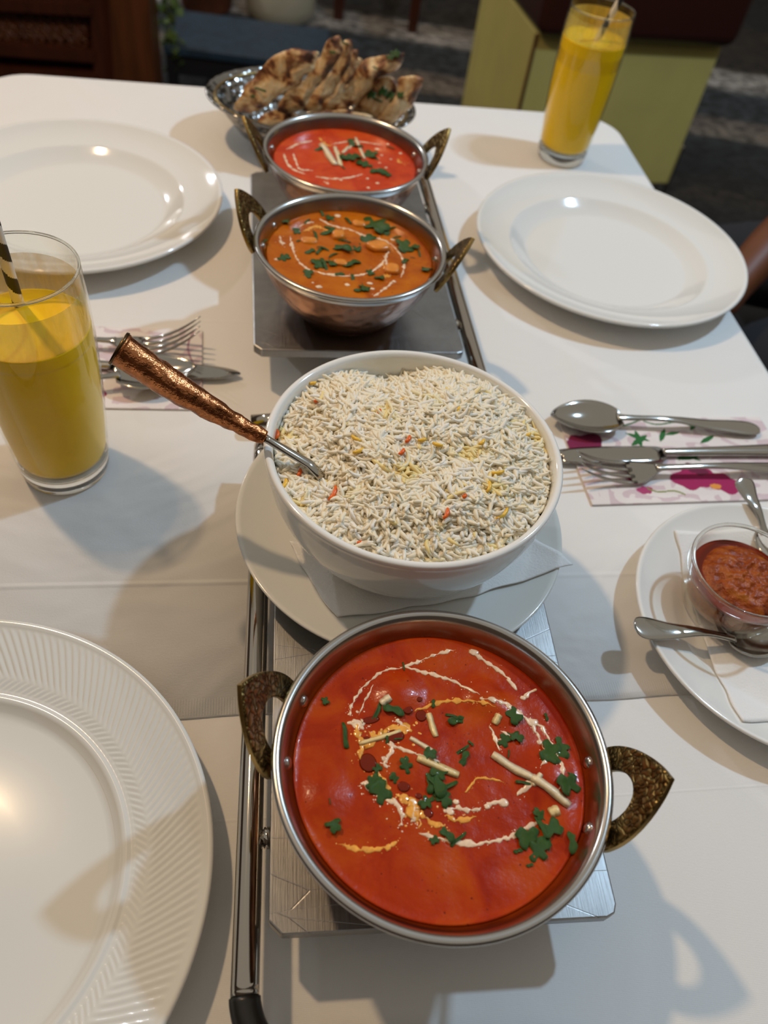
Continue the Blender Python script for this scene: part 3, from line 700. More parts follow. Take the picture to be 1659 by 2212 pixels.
st1 = [(1062, 1630, 1150, 1686, 19, 'ginger_pale'), (1146, 1682, 1226, 1742, 20, 'ginger_pale'), (900, 1640, 990, 1674, 18, 'ginger'), (886, 1596, 938, 1626, 11, 'ginger_pale'), (926, 1542, 942, 1592, 14, 'ginger'), (822, 1524, 840, 1512, 18, 'ginger_pale'), (776, 1608, 866, 1580, 12, 'ginger'), (1148, 1700, 1166, 1676, 12, 'ginger_pale'), (1076, 1548, 1066, 1566, 16, 'ginger'), (1184, 1758, 1206, 1752, 22, 'ginger')]
oil1 = [(795, 1648, 36, 42, 0.5), (793, 1600, 22, 16, 0), (852, 1592, 42, 30, 0.3), (910, 1546, 24, 26, 0), (880, 1535, 22, 20, 0), (905, 1512, 14, 12, 0), (872, 1700, 26, 22, 0), (904, 1720, 14, 12, 0), (922, 1757, 26, 20, 0), (800, 1556, 40, 16, 0.4)]
lump1 = [(*P2(860, 1495, ZS)[:2], 0.016, 0.0030), (*P2(1040, 1500, ZS)[:2], 0.013, 0.0028), (*P2(1080, 1530, ZS)[:2], 0.012, 0.002), (*P2(700, 1720, ZS)[:2], 0.015, 0.0022), (*P2(1190, 1680, ZS)[:2], 0.018, 0.003), (*P2(1235, 1790, ZS)[:2], 0.014, 0.002), (*P2(900, 1640, ZS)[:2], 0.02, 0.0015)]
curry(K1, M['curry_red'], 'deep red tomato curry with cream swirls, ginger and coriander in the nearest copper bowl', sw1, lf1, st1, [(1024, 1409, 22), (985, 1732, 15), (1052, 1742, 14), (1088, 1734, 22), (972, 1754, 18), (830, 1640, 14), (796, 1694, 22), (768, 1560, 18), (1130, 1508, 14), (1150, 1560, 26), (1166, 1604, 14)], lump1, (), oil1, 0.0006, 1)
def cv(L, s, ox, oy): return [(ox + x / s, oy + y / s) for x, y in L]
k2c = lambda L: cv(L, 2.9625, 500, 230)
sw2 = [(k2c([(375, 830), (395, 920), (430, 990), (500, 1045), (620, 1078), (760, 1085), (860, 1070), (940, 1030), (985, 985)]), 5.5, C), (k2c([(1010, 870), (1075, 940), (1105, 1020), (1085, 1095)]), 5.5, C),
       (k2c([(430, 770), (480, 745), (530, 740)]), 5, C), (k2c([(560, 720), (640, 760), (760, 790), (850, 825), (960, 850), (1010, 880)]), 6, C), (k2c([(1040, 1110), (1000, 1150), (960, 1180), (910, 1215)]), 6, C),
       (k2c([(940, 830), (980, 880), (1000, 940), (985, 985), (1020, 1080)]), 5, C), (k2c([(600, 1070), (700, 1082)]), 9, C), (k2c([(310, 830), (320, 880)]), 8, C), (k2c([(460, 800), (540, 770), (640, 800), (720, 790)]), 10, O_), (k2c([(960, 1000), (1000, 1060), (980, 1100)]), 10, O_)]
bl2 = [(*q, s) for q, s in zip(k2c([(325, 875), (290, 980), (560, 1155), (740, 1140), (900, 1165), (885, 1132), (1040, 1120), (1030, 850), (680, 700), (430, 800), (520, 1130)]), (12, 12, 15, 12, 11, 14, 10, 10, 14, 9, 7))]
lf2 = [(810, 488, 52), (834, 500, 26), (793, 522, 34), (709, 505, 28), (682, 510, 30), (875, 534, 40), (892, 534, 22), (736, 542, 36), (692, 541, 26), (760, 571, 34), (716, 567, 26), (686, 571, 30), (702, 574, 34), (664, 593, 24), (613, 559, 22), (616, 481, 22), (750, 476, 26), (713, 473, 20), (696, 463, 14), (875, 564, 20), (922, 581, 24), (942, 571, 20), (787, 621, 26), (777, 628, 20), (762, 601, 16), (733, 593, 18), (581, 493, 16), (568, 530, 18), (858, 513, 18), (712, 495, 22), (700, 540, 24), (670, 545, 20), (722, 552, 22), (770, 540, 20), (845, 495, 24), (640, 500, 18), (664, 478, 18), (820, 600, 20), (744, 525, 20), (800, 590, 18), (905, 548, 18), (892, 557, 8), (645, 521, 9), (728, 455, 14)]
curry(K2, M['curry_orange'], 'orange-brown curry with paneer, cream swirls and much coriander in the middle copper bowl', sw2, lf2, [], bl2,
      [(*P2(730, 530, ZS)[:2], 0.02, 0.002), (*P2(815, 545, ZS)[:2], 0.02, 0.002)], [(730, 514, 26, 1.2, 0.1, 0.001), (815, 538, 46, 0.8, 0.6, 0.001), (846, 583, 28, 1.3, 0.2, 0.0005), (736, 566, 30, 0.8, 0.3, -0.0008), (668, 520, 34, 0.8, 0.3, -0.0016), (775, 485, 30, 0.7, 0.3, -0.001)], (), 0.0006, 2)
sw3 = [(k2c([(335, 300), (355, 360), (400, 405), (480, 438)]), 5, C), (k2c([(395, 300), (415, 360), (440, 400), (520, 410)]), 4.5, C), (k2c([(350, 275), (430, 240), (520, 218)]), 5, C), (k2c([(540, 450), (640, 462), (740, 455), (840, 432)]), 5, C), (k2c([(640, 240), (760, 225), (860, 232), (960, 245)]), 4.5, C),
       (k2c([(720, 290), (750, 262), (770, 250)]), 7, C), (k2c([(590, 480), (620, 500)]), 6, C), (k2c([(560, 200), (600, 240), (640, 250)]), 7, O_), (k2c([(1060, 340), (1090, 370)]), 10, O_)]
bl3 = [(*q, s) for q, s in zip(k2c([(1080, 300), (990, 390), (935, 490), (875, 520), (930, 270), (960, 310), (1000, 240), (870, 460), (1020, 340), (950, 360), (700, 470), (940, 400)]), (8, 8, 9, 7, 10, 7, 7, 7, 6, 6, 7, 6))]
lf3 = [(760, 346, 32), (744, 344, 22), (787, 357, 26), (817, 372, 32), (832, 377, 20), (760, 311, 26), (772, 316, 18), (800, 335, 30), (808, 340, 22), (843, 319, 14), (741, 346, 16), (898, 348, 12), (689, 328, 16), (740, 362, 12)]
curry(K3, M['curry_far'], 'bright red curry topped with ginger matchsticks and coriander in the farthest copper bowl', sw3, lf3,
      [(693, 313, 724, 358, 15, 'ginger_pale'), (724, 318, 734, 358, 9, 'ginger_pale'), (768, 298, 787, 346, 7, 'ginger_pale'), (752, 318, 740, 334, 8, 'ginger_pale'), (730, 326, 738, 360, 6, 'ginger')], bl3,
      [(*P2(690, 330, ZS)[:2], 0.018, 0.002), (*P2(760, 340, ZS)[:2], 0.02, 0.002)], (), (), 0.0006, 3)

# ================================================================== RICE BOWL AND SAUCER
RX, RY = 0.0110, 0.3245
up = [(0, 0.0050), (0.055, 0.0050), (0.066, 0.0062), (0.085, 0.0118), (0.0985, 0.0188), (0.1008, 0.0200), (0.1018, 0.0197)]
t = thing('saucer', 'off-white round plate under the rice bowl, resting on the near warmer', 'plate', (RX, RY, 0.0402))
link('body', fixn(mesh('saucer', *lathe(up + [(0.1021, 0.0188), (0.1005, 0.0172), (0.084, 0.0085), (0.062, 0.0012), (0.056, 0.0), (0.052, 0.0), (0.050, 0.0018), (0, 0.0018)], 160))), M['china_grey'], t)
def grid_quad(c, nu, nv, hfun, crumple=0.0, seed=0, th=0.0004):
    c = [Vector((q[0], q[1], 0)) for q in c]; vs = []; fs = []
    for j in range(nv + 1):
        for i in range(nu + 1):
            u, v = i / nu, j / nv
            p = (c[0] * (1 - u) + c[1] * u) * (1 - v) + (c[3] * (1 - u) + c[2] * u) * v
            e = min(u, 1 - u, v, 1 - v)
            wob = Vector((N3(p.x * 60, p.y * 60, seed), N3(p.x * 60, p.y * 60, seed + 4), 0)) * (0.002 if e < 0.01 and crumple else 0)
            p = p + wob
            vs.append((p.x, p.y, hfun(p.x, p.y) + crumple * (0.5 + N3(p.x * 45, p.y * 45, seed))))
    for j in range(nv):
        for i in range(nu): a = j * (nu + 1) + i; fs.append((a, a + 1, a + nu + 2, a + nu + 1))
    return vs, fs
h_up = lambda x, y: 0.0402 + interp(up, min(0.1018, math.hypot(x - RX, y - RY))) + 0.0007
def corner_n(q, z): return P2(q[0], q[1], z)
cs = [corner_n((728, 1336), 0.051), corner_n((1236, 1226), 0.059), None, None]
d = (cs[1] - cs[0]); nn = Vector((-d.y, d.x, 0)).normalized()
cs[2] = cs[1] + nn * 0.045 + d.normalized() * -0.018; cs[3] = cs[0] + nn * 0.060 - d.normalized() * 0.016
o = link('paper_napkin', mesh('paper_napkin', *grid_quad(cs, 70, 40, h_up, 0.0014, 2)), M['paper'])
m_ = o.modifiers.new('s', 'SOLIDIFY'); m_.thickness = 0.0006; m_.offset = 1
tag(o, 'crumpled white embossed paper napkin between the rice bowl and its plate', 'napkin')
BZ = 0.0402 + 0.0052 + 0.0030
bw = [(0, 0.0), (0.044, 0.0), (0.048, 0.0003), (0.0515, 0.0022), (0.0590, 0.0095), (0.0680, 0.0195), (0.0755, 0.0315), (0.0805, 0.0445), (0.0832, 0.0570), (0.0846, 0.0672), (0.0852, 0.0705), (0.0849, 0.0722), (0.0836, 0.0730), (0.0820, 0.0728), (0.0808, 0.0716)]
bwi = [(0.0800, 0.0690), (0.0788, 0.0580), (0.0760, 0.0450), (0.0710, 0.0330), (0.0630, 0.0220), (0.0520, 0.0120), (0.0400, 0.0060), (0.02, 0.0045), (0, 0.0042)]
bw = [tuple(p) for p in spline(bw[1:] + bwi[:-1], 3)]; bw = [(0, 0)] + bw + [(0, 0.0042)]
t = thing('serving_bowl', 'deep white china bowl heaped with rice, in the middle of the table', 'bowl', (RX, RY, BZ))
link('body', mesh('serving_bowl', *lathe(bw, 160)), M['china'], t)
ZB = BZ + 0.073    # rim height
def rz(x, y):
    "surface of the heaped rice"
    u, v = x - RX, y - RY; r = math.hypot(u, v) / 0.0795
    z = ZB - 0.0075 + 0.0145 * max(0, 1 - r ** 2.6)
    z += 0.0040 * N3(x * 30, y * 30, 4.0) * (1 - r * 0.5) + 0.003 * math.exp(-((u - 0.035) ** 2 + (v - 0.045) ** 2) / 0.0010)
    z -= 0.011 * math.exp(-((u + 0.022) ** 2 + (v - 0.068) ** 2) / 0.0005) + 0.008 * math.exp(-((u + 0.048) ** 2 + (v + 0.030) ** 2) / 0.0005)
    z -= 0.006 * math.exp(-((u + 0.068) ** 2 + (v - 0.0) ** 2) / 0.0002)
    return z
def grains(n, seedv, depth, lift):
    g = np.random.default_rng(seedv); V, Fc, T = [], [], []; seg, sid = 6, 6; base = 0
    tmpl = []
    for k in range(seg + 1):
        a = [tuple((base_ + k * sid + i) for i in range(sid)) for base_ in (0,)]
    for q in range(n):
        r = 0.0785 * math.sqrt(g.random()); a = g.random() * 2 * PI
        x, y = RX + r * math.cos(a), RY + r * math.sin(a); z = rz(x, y) - depth * g.random() ** 1.2 + lift
        L = g.uniform(0.0085, 0.0138); w = g.uniform(0.00108, 0.00138)
        yaw = g.random() * 2 * PI; pit = g.normal(0, 0.20); cv_ = g.normal(0, 0.45)
        bend = g.normal(0, 1) * 65
        d0 = np.array([math.cos(yaw) * math.cos(pit), math.sin(yaw) * math.cos(pit), math.sin(pit)])
        sd = np.array([-math.sin(yaw), math.cos(yaw), 0]); un = np.cross(d0, sd)
        bd = sd * math.cos(cv_) + un * math.sin(cv_)
        cen = np.array([x, y, z])
        for k in range(seg + 1):
            s = (k / seg - 0.5); p = cen + d0 * s * L + bd * bend * (s * L) ** 2
            rr = np.hypot(p[0] - RX, p[1] - RY); lim = 0.0788 if p[2] < ZB - 0.001 else 0.082
            if rr > lim: p[0] = RX + (p[0] - RX) * lim / rr; p[1] = RY + (p[1] - RY) * lim / rr
            wk = w * (1 - (abs(s) * 2) ** 4 * 0.55) * (1 + 0.15 * math.sin(k * 2.1 + q))
            for i in range(sid):
                b = 2 * PI * i / sid; V.append(p + sd * math.cos(b) * wk + un * math.sin(b) * wk * 0.85)
        for k in range(seg):
            for i in range(sid):
                j = (i + 1) % sid; o0 = base + k * sid; Fc.append((o0 + i, o0 + j, o0 + sid + j, o0 + sid + i))
        Fc.append(tuple(base + i for i in range(sid - 1, -1, -1))); Fc.append(tuple(base + seg * sid + i for i in range(sid)))
        yel = N3(x * 55, y * 55, 9.0)
        c = (1.0, 0.93, 0.74) if g.random() < 0.7 else (0.99, 0.96, 0.87)
        if yel > 0.54 or g.random() < 0.012: c = (0.99, 0.84, 0.40)
        elif yel > 0.44: c = (0.99, 0.91, 0.62)
        f = g.uniform(0.97, 1.0); T += [(c[0] * f, c[1] * f, c[2] * f, 1)] * (sid * (seg + 1)); base += sid * (seg + 1)
    return V, Fc, T
V, Fc, T = grains(5200, 11, 0.0042, 0.0010)
# the packed body of rice below the loose top grains
b0 = len(V); n = 72; rows = [(0.0785 * k / 14) for k in range(1, 15)]
V.append(np.array([RX, RY, rz(RX, RY) - 0.0026])); T.append((0.99, 0.93, 0.76, 1))
for r in rows:
    for i in range(n):
        a = 2 * PI * i / n; x, y = RX + r * math.cos(a), RY + r * math.sin(a); V.append(np.array([x, y, rz(x, y) - 0.0026])); T.append((0.99, 0.93, 0.76, 1))
for r, z in ((0.0745, BZ + 0.046), (0.061, BZ + 0.0235), (0.038, BZ + 0.0075)):
    for i in range(n):
        a = 2 * PI * i / n; V.append(np.array([RX + r * math.cos(a), RY + r * math.sin(a), z])); T.append((0.99, 0.93, 0.76, 1))
for i in range(n): Fc.append((b0, b0 + 1 + i, b0 + 1 + (i + 1) % n))
for k in range(len(rows) + 2):
    for i in range(n): j = (i + 1) % n; a = b0 + 1 + k * n; Fc.append((a + i, a + n + i, a + n + j, a + j))
Fc.append(tuple(b0 + 1 + (len(rows) + 2) * n + i for i in range(n - 1, -1, -1)))
V = [np.array(v) - np.array([RX, RY, BZ + 0.0075]) for v in V]
me = mesh('rice', V, Fc); at_ = me.color_attributes.new('tint', 'FLOAT_COLOR', 'POINT'); at_.data.foreach_set('color', np.array(T, dtype=np.float32).ravel())
rice = link('rice', me, M['rice'], loc=(RX, RY, BZ + 0.0075)); tag(rice, 'heap of cooked long-grain white rice with a few yellow grains', 'rice', kind='stuff')
M['saffron'] = simple('orange_rice_grain', (0.80, 0.13, 0.008), 0.3)
M['saffron_y'] = simple('yellow_rice_grain', (0.85, 0.52, 0.06), 0.3)
roff = Vector((RX, RY, BZ + 0.0075))
for (x, y, L, a, mt) in [(820, 889, 16, 1.2, 'saffron'), (883, 949, 24, 1.1, 'saffron'), (869, 977, 24, 0.9, 'saffron'), (648, 1020, 26, 1.4, 'saffron'), (722, 1066, 44, 1.2, 'saffron'), (966, 1110, 32, 1.2, 'saffron'), (600, 938, 30, 1.5, 'saffron'), (1004, 1072, 14, 1, 'saffron'), (779, 1172, 16, 0.2, 'saffron'), (683, 866, 12, 0.6, 'saffron'),
                         (768, 948, 30, -0.7, 'saffron_y'), (775, 975, 30, 0.5, 'saffron_y'), (945, 961, 26, -0.4, 'saffron_y'), (1058, 1052, 34, 1.3, 'saffron_y'), (1074, 1022, 36, 0.1, 'saffron_y'), (1042, 956, 22, 0.8, 'saffron_y'), (676, 828, 20, 0.3, 'saffron_y'), (1088, 1112, 46, 0.8, 'saffron_y'), (617, 1045, 30, 1.3, 'saffron_y'), (912, 951, 22, 0.2, 'saffron_y'), (990, 888, 40, 1.2, 'saffron_y'), (1140, 940, 20, 0.4, 'saffron_y'), (872, 863, 18, 0.2, 'saffron_y')]:
    p = P2(x, y, ZB); p = P2(x, y, rz(p.x, p.y) + 0.002); ln = L * 0.5 * 0.45 / FPX * 0.85
    dv = Vector((math.cos(a + 0.17), math.sin(a + 0.17), 0.1)); sv = Vector((-dv.y, dv.x, 0))
    pts = [p + dv * ln * s + sv * ln * 0.25 * (s * s) for s in (-1, -.5, 0, .5, 1)]
    vs, fs = tube(pts, [0.0007, 0.0011, 0.0012, 0.0011, 0.0007], 7)
    link('coloured_grain', fixn(mesh('coloured_grain', [v - roff for v in vs], fs)), M[mt], rice)

# serving spoon with copper handle
E0 = P2(256, 752, 0.170); E1 = P2(572, 946, 0.1295); E2 = P2(668, 1002, 0.1185); E3 = P2(740, 1075, 0.112)
t = thing('serving_spoon', 'serving spoon with embossed copper handle stuck into the rice', 'spoon', E2)
rel = lambda L: [Vector(p) - E2 for p in L]
ax = (E1 - E0)
fr = [0, 0.015, 0.03, 0.12, 0.2, 0.3, 0.42, 0.55, 0.68, 0.8, 0.88, 0.95, 1.0]; rd = [0.0088, 0.0091, 0.0085, 0.0084, 0.0080, 0.0083, 0.0076, 0.0066, 0.0060, 0.0047, 0.0046, 0.0042, 0.0036]
fr2 = [tuple(q) for q in spline(list(zip(fr, rd)), 4)]
hv, hf = tube(rel([E0 + ax * a + Vector((0, 0, -0.003 * math.sin(PI * a))) for a, _ in fr2]), [b for _, b in fr2], 40)
hv2 = []
for v in hv:
    p = v + E2; s = (p - E0).dot(ax) / ax.dot(ax); axis = E0 + ax * s
    dr = (p - axis); am = 0.00035 * math.sin(min(1, max(0, (s - 0.12) * 6)) * PI / 2) if s > 0.12 else 0
    ang_ = math.atan2(dr.z, dr.dot(ax.cross(Vector((0, 0, 1))).normalized()))
    k = am * (2.2 * N3(p.x * 150, p.y * 150, p.z * 150) + 1.6 * N3(p.x * 380 + 9, p.y * 380, p.z * 380))
    hv2.append(v + (dr.normalized() * k if dr.length > 1e-5 else Vector()))
link('copper_handle', fixn(mesh('copper_handle', hv2, hf)), M['copper_shiny'], t)
capc = rel([E0 - ax * 0.006, E0 - ax * 0.004, E0 + ax * 0.012, E0 + ax * 0.016])
link('end_cap', fixn(mesh('end_cap', *tube(capc, [0.0072, 0.0092, 0.0095, 0.0088], 40))), M['dark_ring'], t)
mid = [E1 - ax * 0.01, E1 + ax * 0.03, E1.lerp(E2, 0.5), E2, E2.lerp(E3, 0.4)]
link('steel_neck', fixn(mesh('steel_neck', *tube(rel(mid), [0.0024, 0.0024, 0.0028, 0.0032, 0.0036], 16, [1, 0.8, 0.55, 0.5, 0.4]))), M['cutlery'], t)

# ================================================================== CUTLERY
def rotz_of(a, b): return math.atan2(b[1] - a[1], b[0] - a[0])
def handle_loft(x0, x1, wn, we, zn, ze, th=0.0022):
    st = [(0, 0.0042, 1.0), (0.08, wn, 0.9), (0.3, wn * 0.95, 0.8), (0.6, (wn + we) / 2, 0.55), (0.85, we, 0.36), (0.95, we * 0.92, 0.34), (0.99, we * 0.6, 0.4), (1.0, we * 0.25, 0.6)]
    st = spline(st, 4); pts = []; rd_ = []; fl = []
    for s, w, f in st:
        z = zn + (ze - zn) * s + 0.004 * math.sin(PI * min(1, s * 1.4)) ** 2 * 0.6
        pts.append((x0 + (x1 - x0) * s, 0, z)); rd_.append(max(w, 0.0006)); fl.append(min(1, th * 0.5 / max(w, 0.0006) * (1 + 0.6 * (1 - s))))
    return tube(pts, rd_, 16, fl)
def spoon_bowl(L, w, depth, z0, tipz):
    vs = []; fs = []; nu, nv = 24, 14
    for i in range(nu + 1):
        s = i / nu; u = -L * s
        ww = w * (math.sin(PI * min(1, (0.045 + 0.955 * s) ** 0.85)) ** 0.62) if s < 1 else w * 0.02
        ww = max(ww, 0.0025 if s < 0.5 else 0.0003)
        for j in range(nv + 1):
            v = -1 + 2 * j / nv
            dz = -depth * (1 - v * v) * math.sin(PI * min(1, s * 0.94 + 0.04)) ** 0.8
            vs.append((u, v * ww, z0 + (tipz - z0) * s + dz))
    for i in range(nu):
        for j in range(nv): a = i * (nv + 1) + j; fs.append((a, a + 1, a + nv + 2, a + nv + 1))
    return vs, fs
def spoon(a, b, z, label, L=0.062, w=0.020, total=None, depth=0.008, zend=0.0035, name='spoon', tilt=0.0):
    "a: tip of the bowl, b: end of the handle"
    a = Vector(a); b = Vector(b); tot = (Vector((b.x, b.y)) - Vector((a.x, a.y))).length; yaw = rotz_of(a, b)
    c = Vector((a.x, a.y, z)) + Vector((math.cos(yaw), math.sin(yaw), 0)) * L
    t = thing(name, label, 'spoon', c, yaw)
    o = link('bowl', mesh('spoon_bowl', *spoon_bowl(L, w, depth, depth * 1.15, depth * 1.05)), M['cutlery'], t)
    m = o.modifiers.new('s', 'SOLIDIFY'); m.thickness = 0.0012; m.offset = 0
    link('handle', fixn(mesh('spoon_handle', *handle_loft(-0.004, tot - L, 0.0030, 0.0085, depth * 1.15, zend))), M['cutlery'], t)
    return t
def fork(a, b, z, label, tipz=0.010, HL=0.052):
    a = Vector(a); b = Vector(b); tot = (Vector((b.x, b.y)) - Vector((a.x, a.y))).length; yaw = rotz_of(a, b)
    c = Vector((a.x, a.y, z)) + Vector((math.cos(yaw), math.sin(yaw), 0)) * (HL + 0.022)
    t = thing('fork', label, 'fork', c, yaw)
    nz = 0.0085
    # head: shoulder plate
    vs = []; fs = []; nu, nv = 10, 8
    for i in range(nu + 1):
        s = i / nu; x = 0.001 - 0.024 * s; w = 0.0032 + (0.0122 - 0.0032) * math.sin(min(1, s * 1.15) * PI / 2) ** 1.5
        for j in range(nv + 1):
            v = -1 + 2 * j / nv; vs.append((x, v * w, nz - 0.0062 * math.sin(s * PI / 2) - 0.0012 * (1 - v * v) * s))
    for i in range(nu):
        for j in range(nv): q = i * (nv + 1) + j; fs.append((q, q + 1, q + nv + 2, q + nv + 1))
    o = link('fork_head', mesh('fork_head', vs, fs), M['cutlery'], t); m = o.modifiers.new('s', 'SOLIDIFY'); m.thickness = 0.0018; m.offset = 0
    for k in range(4):
        y = -0.0105 + 0.0070 * k; pts = []
        for i in range(9):
            s = i / 8; pts.append((-0.020 - (HL - 0.001) * s, y * (1 - 0.08 * s), 0.0024 + (tipz - 0.0024) * s ** 2.0))
        link('tine', fixn(mesh('tine', *tube(pts, [0.0019, 0.0019, 0.0018, 0.0017, 0.0016, 0.0015, 0.0013, 0.0010, 0.0005], 10, 0.62))), M['cutlery'], t)
    link('handle', fixn(mesh('fork_handle', *handle_loft(-0.003, tot - HL - 0.022, 0.0030, 0.0085, nz, 0.0035))), M['cutlery'], t)
    return t
def knife(a, b, z, label, BL=0.10):
    a = Vector(a); b = Vector(b); tot = (Vector((b.x, b.y)) - Vector((a.x, a.y))).length; yaw = rotz_of(a, b)
    c = Vector((a.x, a.y, z)) + Vector((math.cos(yaw), math.sin(yaw), 0)) * BL
    t = thing('table_knife', label, 'knife', c, yaw)
    up_ = [(0, 0.0035), (-0.006, 0.0075), (-0.03, 0.0085), (-0.06, 0.0085), (-0.085, 0.0070), (-0.096, 0.0035), (-BL, -0.002)]
    lo_ = [(-0.094, -0.0075), (-0.07, -0.0098), (-0.03, -0.0100), (-0.008, -0.0095), (-0.001, -0.0055)]
    ol = smooth_outline([(x, y, 0.0026) for x, y in up_ + lo_], 4)
    link('blade', fixn(mesh('blade', *pillow(ol, (0, 0, 1), 0.0016, rings=4, flat=0.5))), M['cutlery'], t)
    st = spline([(0, 0.0040), (0.08, 0.0042), (0.4, 0.0052), (0.8, 0.0072), (0.95, 0.0068), (1.0, 0.002)], 4)
    link('handle', fixn(mesh('knife_handle', *tube([(-0.003 + (tot - BL) * s, 0, 0.0032) for s, w in st], [w for s, w in st], 16, [min(1, 0.0030 / w) for s, w in st]))), M['cutlery'], t)
    return t
NZ = 0.0022
spoon(P2(1189, 900, 0.008), P2(1640, 926, 0.006), NZ, 'steel tablespoon lying across the top of the flowered napkin at the right', L=0.060, w=0.0195)
knife(P2(1200, 985, 0.004), P2(1790, 972, 0.004), NZ, 'steel table knife lying between spoon and fork on the right-hand flowered napkin', BL=0.094)
fork(P2(1240, 992, 0.021), P2(1800, 1012, 0.006), NZ, 'steel fork lying nearest the viewer on the right-hand flowered napkin', tipz=0.019)
fork(P2(441, 704, 0.027), P2(40, 741, 0.006), NZ, 'steel fork with upturned tines on the left napkin, behind the drink glass', tipz=0.027)
knife(P2(520, 812, 0.004), P2(-10, 775, 0.004), NZ, 'steel table knife on the left napkin, rounded tip pointing right', BL=0.105)
spoon(P2(424, 797, 0.010), P2(0, 862, 0.006), NZ + 0.0032, 'steel tablespoon lying on the knife of the left napkin, beneath the copper handle', L=0.062, w=0.0200)

# printed napkins
def printed(corners, label, shapes, nu=330, nv=170, z=0.0019):
    vs, fs = grid_quad(corners, nu, nv, lambda x, y: z, 0.0)
    nb = len(vs)
    col = np.zeros((nb, 4), np.float32); col[:] = (0.80, 0.74, 0.72, 1)
    uu = (np.arange(nb) % (nu + 1)) / nu; vv = (np.arange(nb) // (nu + 1)) / nv; asp = nu / nv; X = uu * asp
    g = np.array([noise.noise(Vector((x * 3, v * 5, 2))) for x, v in zip(X, vv)]); g2 = np.array([noise.noise(Vector((x * 9, v * 9, 7))) for x, v in zip(X, vv)])
    sw = np.sin(X * 9 + g * 9) * 0.5 + 0.5
    col[(sw > 0.62) & (g2 > -0.25)] = (0.66, 0.53, 0.56, 1)
    for kind, x, y, s, a, c in shapes:
        dx = (X - x) * math.cos(a) + (vv - y) * math.sin(a); dy = -(X - x) * math.sin(a) + (vv - y) * math.cos(a)
        if kind == 'petal': m = (dx / s) ** 2 + (dy / (s * 0.6)) ** 2 < 1 + 0.22 * np.sin(5 * np.arctan2(dy, dx))
        elif kind == 'leaf': m = (np.abs(dx) < s) & (np.abs(dy) < 0.24 * s * (1 - (dx / s) ** 2))
        elif kind == 'arc': r = np.hypot(dx, dy); m = (np.abs(r - s) < 0.012) & (dy > 0.2 * s)
        else: m = (np.abs(dx) < s) & (np.abs(dy - 0.15 * s * np.sin(dx / s * 3)) < 0.009)
        col[m] = (*c, 1)
    vs2 = vs + [(x, y, 0.0003) for x, y, zz in vs]
    ring = list(range(nu + 1)) + [(j) * (nu + 1) + nu for j in range(1, nv + 1)] + [nv * (nu + 1) + i for i in range(nu - 1, -1, -1)] + [j * (nu + 1) for j in range(nv - 1, 0, -1)]
    ringv = [vs[i] for i in ring]; b = nb; vs3 = list(vs) + [(x, y, 0.0002) for x, y, _ in ringv]
    fs += [(ring[i], b + i, b + (i + 1) % len(ring), ring[(i + 1) % len(ring)]) for i in range(len(ring))]
    col2 = np.concatenate([col, np.tile(np.array([[0.74, 0.66, 0.66, 1]], np.float32), (len(ring), 1))])
    cx_, cy_ = np.mean([v[0] for v in corners]), np.mean([v[1] for v in corners])
    me = mesh('printed_napkin', [(x - cx_, y - cy_, zz) for x, y, zz in vs3], fs); at = me.color_attributes.new('tint', 'FLOAT_COLOR', 'POINT'); at.data.foreach_set('color', col2.ravel())
    o = link('printed_napkin', me, M['print'], loc=(cx_, cy_, 0)); tag(o, label, 'napkin'); return o
MG = (0.36, 0.012, 0.10); DG = (0.02, 0.14, 0.03); PK = (0.42, 0.05, 0.16); YL = (0.75, 0.30, 0.05)
n0 = P2(1280, 1090, 0.002); n1 = P2(1218, 935, 0.002); e = Vector((math.cos(math.radians(15.5)), math.sin(math.radians(15.5)), 0))
n1b = P2(1205, 905, 0.002)
printed([n0, n0 + e * 0.185, n1b + e * 0.185 , n1b], 'folded paper napkin printed with magenta orchids and green sprigs, under the right-hand cutlery',
        [('petal', 0.12, 0.66, 0.22, 0.4, (0.20, 0.01, 0.06)), ('petal', 0.98, 0.26, 0.20, 0.2, MG), ('petal', 1.22, 0.20, 0.18, -0.5, MG), ('petal', 1.05, 0.36, 0.10, -0.6, (0.16, 0.01, 0.05)), ('petal', 1.14, 0.16, 0.05, 0, YL), ('petal', 0.50, 0.14, 0.07, 0.1, PK), ('petal', 0.45, 0.28, 0.07, 0.1, MG),
         ('stem', 0.68, 0.12, 0.16, -0.3, (0.25, 0.28, 0.08)), ('leaf', 0.66, 0.72, 0.12, 0.6, DG), ('leaf', 0.66, 0.76, 0.11, -0.5, DG), ('leaf', 0.66, 0.74, 0.11, 1.5, DG), ('leaf', 0.90, 0.78, 0.10, 1.0, DG), ('leaf', 1.00, 0.80, 0.08, 0.2, DG), ('leaf', 1.02, 0.50, 0.11, 0.1, DG), ('leaf', 1.06, 0.52, 0.10, -0.7, DG), ('leaf', 0.98, 0.54, 0.09, 1.0, DG),
         ('leaf', 0.36, 0.94, 0.14, -0.4, DG), ('stem', 0.7, 0.95, 0.30, 0.0, DG), ('stem', 1.0, 0.93, 0.22, -0.2, DG), ('leaf', 1.25, 0.90, 0.09, 0.8, DG), ('leaf', 0.30, 0.62, 0.09, 0.2, DG), ('leaf', 1.3, 0.72, 0.10, 0.5, DG), ('leaf', 0.42, 0.56, 0.08, 0.4, DG)])
m0 = P2(436, 884, 0.002); m1 = P2(437, 712, 0.002); e = -Vector((math.cos(math.radians(13.5)), math.sin(math.radians(13.5)), 0))
